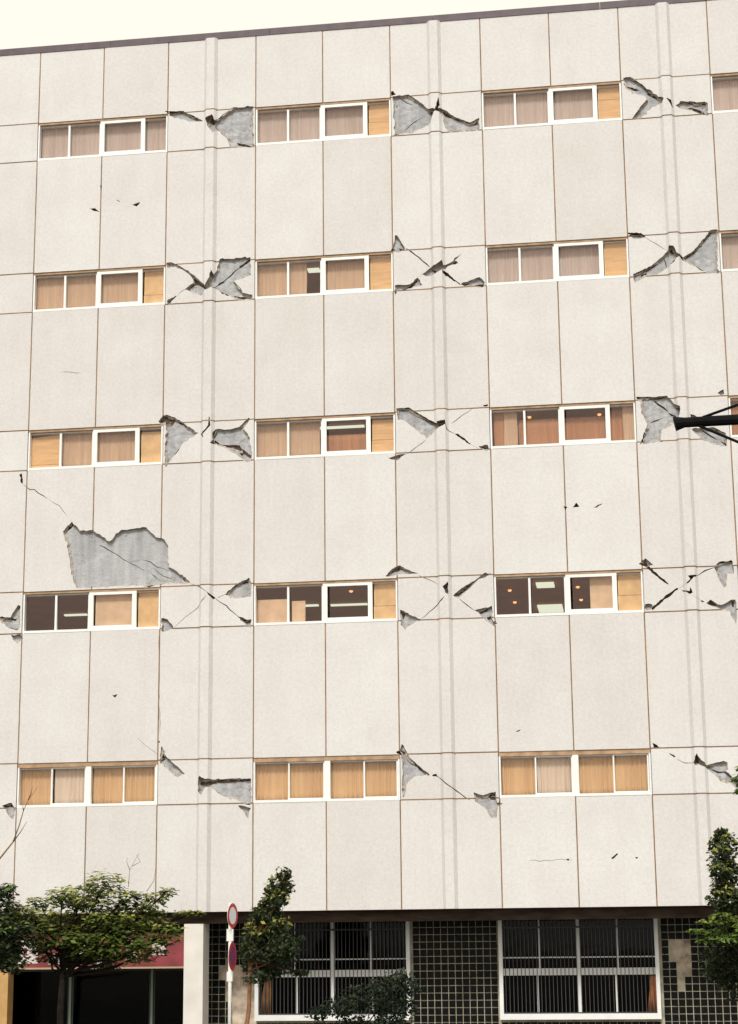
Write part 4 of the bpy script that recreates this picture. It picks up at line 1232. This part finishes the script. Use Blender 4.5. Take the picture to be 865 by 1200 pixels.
# ------------------------------------------------------------------ utility pole whose arm reaches into the picture
up = empty('utility_pole', (10.35, -14.0, 0))
tag(up, 'black pole arm with thin braces jutting in from the right edge', 'utility pole')
MB().tube([(0, 0, 0), (0, 0, 10.2)], [.19, .13], 16).build('pole', CONCPOLE, up, True)
am = MB(); am.tube([(-2.145, 0, 8.595), (-2.12, 0, 8.60), (-2.02, 0, 8.61), (-.12, 0, 8.625)], [.094, .088, .064, .072], 10)
am.build('arm', BLACKM, up)
MB().tube([(-1.80, -.02, 8.66), (-1.36, -.02, 8.80), (-.12, -.02, 9.19)], [.018, .018, .018], 8).build('brace', BLACKM, up)
MB().tube([(-1.86, -.02, 8.56), (-1.385, -.02, 8.322), (-.12, -.02, 7.69)], [.018, .018, .018], 8).build('brace', BLACKM, up)
MB().tube([(0, 0, 8.55), (0, 0, 8.80)], [.165, .165], 16).build('arm_clamp', BLACKM, up)

# ------------------------------------------------------------------ trees and shrubs
def leaves(name, clumps, mats_, parent, off, size, dens, seed, tipfrac=0.25, flat=0.5, droop=0.0):
    """many small folded leaves scattered through each clump; lighter ones outermost and on top paint young growth and sunlight"""
    r = np.random.default_rng(seed)
    VV, FF, MI = [], [], []
    base = 0
    zs = [c[2] for c in clumps]; zmid = min(zs) + .42 * (max(zs) - min(zs))
    for (cx, cy, cz, rx, rz) in clumps:
        n = int(dens * max(rx, .1) * max(rz, .07) / size ** 2) + 25
        ry = min(rx, rz * 1.6)
        u = r.normal(size=(n, 3)); u /= np.linalg.norm(u, axis=1)[:, None]
        rad = r.uniform(0.15, 1, n) ** 0.5 * r.uniform(.8, 1.18, n)
        # uneven lobes: push radius by a few random directions
        for _ in range(5):
            d = r.normal(size=3); d /= np.linalg.norm(d)
            rad *= 1 + .22 * np.clip(u @ d, 0, 1) ** 4 - .12 * np.clip(-(u @ d), 0, 1) ** 3
        P = u * rad[:, None] * np.array([rx, ry, rz]) + np.array([cx, cy, cz])
        N = r.normal(size=(n, 3)) * (1 - flat) + np.array([0, -.15, 1]) * flat * 2 + u * .4
        N /= np.linalg.norm(N, axis=1)[:, None]
        A = np.cross(N, r.normal(size=(n, 3))); A /= np.linalg.norm(A, axis=1)[:, None]
        B = np.cross(N, A)
        L = size * r.uniform(.6, 1.25, n)[:, None]
        v0 = P - A * L * .5; v1 = P + B * L * .30 + N * L * .08; v2 = P + A * L * .55 - np.array([0, 0, droop]) * L; v3 = P - B * L * .30 + N * L * .08
        VV.append(np.stack([v0, v1, v2, v3], 1).reshape(-1, 3))
        ids = base + np.arange(n) * 4
        FF.append(np.stack([ids, ids + 1, ids + 2, ids, ids + 2, ids + 3], 1).reshape(-1, 3))
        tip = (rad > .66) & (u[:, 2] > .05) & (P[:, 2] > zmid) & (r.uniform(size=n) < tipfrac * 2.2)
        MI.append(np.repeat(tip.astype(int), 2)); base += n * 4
    V = np.concatenate(VV) - np.array(off); F = np.concatenate(FF); mi = np.concatenate(MI)
    me = bpy.data.meshes.new(name); me.from_pydata(V.tolist(), [], F.tolist())
    for m in mats_: me.materials.append(m)
    me.polygons.foreach_set('material_index', mi); me.update()
    return link(name, me, parent)

def tree(name, label, cat, base, fork, clumps, bark, leafm, size, dens, seed, tr_r=.09, group=None, tip=.25, flat=.5, limbs=True, extra=None, lean=(0, 0)):
    t = empty(name, base); tag(t, label, cat, group)
    rr = random.Random(seed); b = Vector(base)
    f = Vector(fork) - b
    m = MB()
    mid = f * .5 + Vector((rr.uniform(-.06, .06) + lean[0], rr.uniform(-.05, .05), 0))
    m.tube([(0, 0, -.02), tuple(f * .08), tuple(mid), tuple(f)], [tr_r * 1.35, tr_r, tr_r * .85, tr_r * .7], 10)
    m.build('trunk', bark, t, True)
    if limbs:
        for (cx, cy, cz, rx, rz) in clumps:
            c = Vector((cx, cy, cz)) - b
            s = f * rr.uniform(.75, 1.0)
            k = s.lerp(c, .5) + Vector((rr.uniform(-.1, .1), rr.uniform(-.08, .08), -.12 * (c - s).length * .5))
            lm = MB().tube([tuple(s), tuple(k), tuple(c)], [tr_r * .42, tr_r * .28, tr_r * .10], 6)
            for q in range(3):
                e = c + Vector((rr.uniform(-rx, rx), rr.uniform(-.3, .3), rr.uniform(-rz, rz))) * .8
                lm.tube([tuple(k.lerp(c, .6)), tuple((c + e) / 2 + Vector((0, 0, .02))), tuple(e)], [tr_r * .15, tr_r * .1, tr_r * .05], 5)
            lm.build('limb', bark, t, True)
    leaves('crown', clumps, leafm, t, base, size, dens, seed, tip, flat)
    return t

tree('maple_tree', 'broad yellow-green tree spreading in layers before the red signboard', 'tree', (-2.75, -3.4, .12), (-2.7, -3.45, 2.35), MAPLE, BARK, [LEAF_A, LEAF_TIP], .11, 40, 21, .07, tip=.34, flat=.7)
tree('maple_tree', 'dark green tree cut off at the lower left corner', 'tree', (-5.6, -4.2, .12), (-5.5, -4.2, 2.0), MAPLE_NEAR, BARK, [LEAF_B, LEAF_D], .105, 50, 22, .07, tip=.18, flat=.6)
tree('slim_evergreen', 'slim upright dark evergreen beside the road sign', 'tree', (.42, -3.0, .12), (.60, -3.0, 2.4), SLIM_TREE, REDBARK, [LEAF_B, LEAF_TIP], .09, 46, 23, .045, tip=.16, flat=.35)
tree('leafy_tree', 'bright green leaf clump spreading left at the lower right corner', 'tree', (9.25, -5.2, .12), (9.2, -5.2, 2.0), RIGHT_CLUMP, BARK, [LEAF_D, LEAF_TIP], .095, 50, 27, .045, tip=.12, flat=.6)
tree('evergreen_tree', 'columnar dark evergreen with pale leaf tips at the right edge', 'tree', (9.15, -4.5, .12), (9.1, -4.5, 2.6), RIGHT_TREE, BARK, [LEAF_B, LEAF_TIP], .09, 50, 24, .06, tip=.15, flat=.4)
sp = tree('leafy_branch_tree', 'bright green leaf spray touching the right edge beside the low crack', 'tree', (10.2, -6.0, .12), (10.1, -6.0, 4.4), SPRAY, BARK, [LEAF_D, LEAF_TIP], .085, 26, 25, .05, tip=.2, flat=.5)
tree('shrub', 'low dark shrub in front of the barred window beside the slim evergreen', 'shrub', (2.1, -2.2, .12), (2.15, -2.2, .7), BUSH, BARK, [LEAF_C, LEAF_B], .08, 26, 26, .03, tip=.2, flat=.4)

# bare twigs
tw = empty('bare_branch', BARE[0]); tag(tw, 'bare forked twig rising before the wall at the far left', 'branch')
b0 = Vector(BARE[0])
def twig(pts, r0, r1, nm, par):
    n = len(pts)
    MB().tube([tuple(Vector(p) - b0) for p in pts], [r0 + (r1 - r0) * k / (n - 1) for k in range(n)], 6).build(nm, TWIG, par, True)
twig(BARE, .022, .014, 'stem', tw)
for L in BARE_FORKS: twig(L, .013, .004, 'twig', tw)
tw2 = empty('dry_twigs', DRY[0][0]); tag(tw2, 'thin dry twigs sticking up above the layered tree', 'branch')
b0 = Vector(DRY[0][0])
for L in DRY: twig(L, .006, .003, 'twig', tw2)
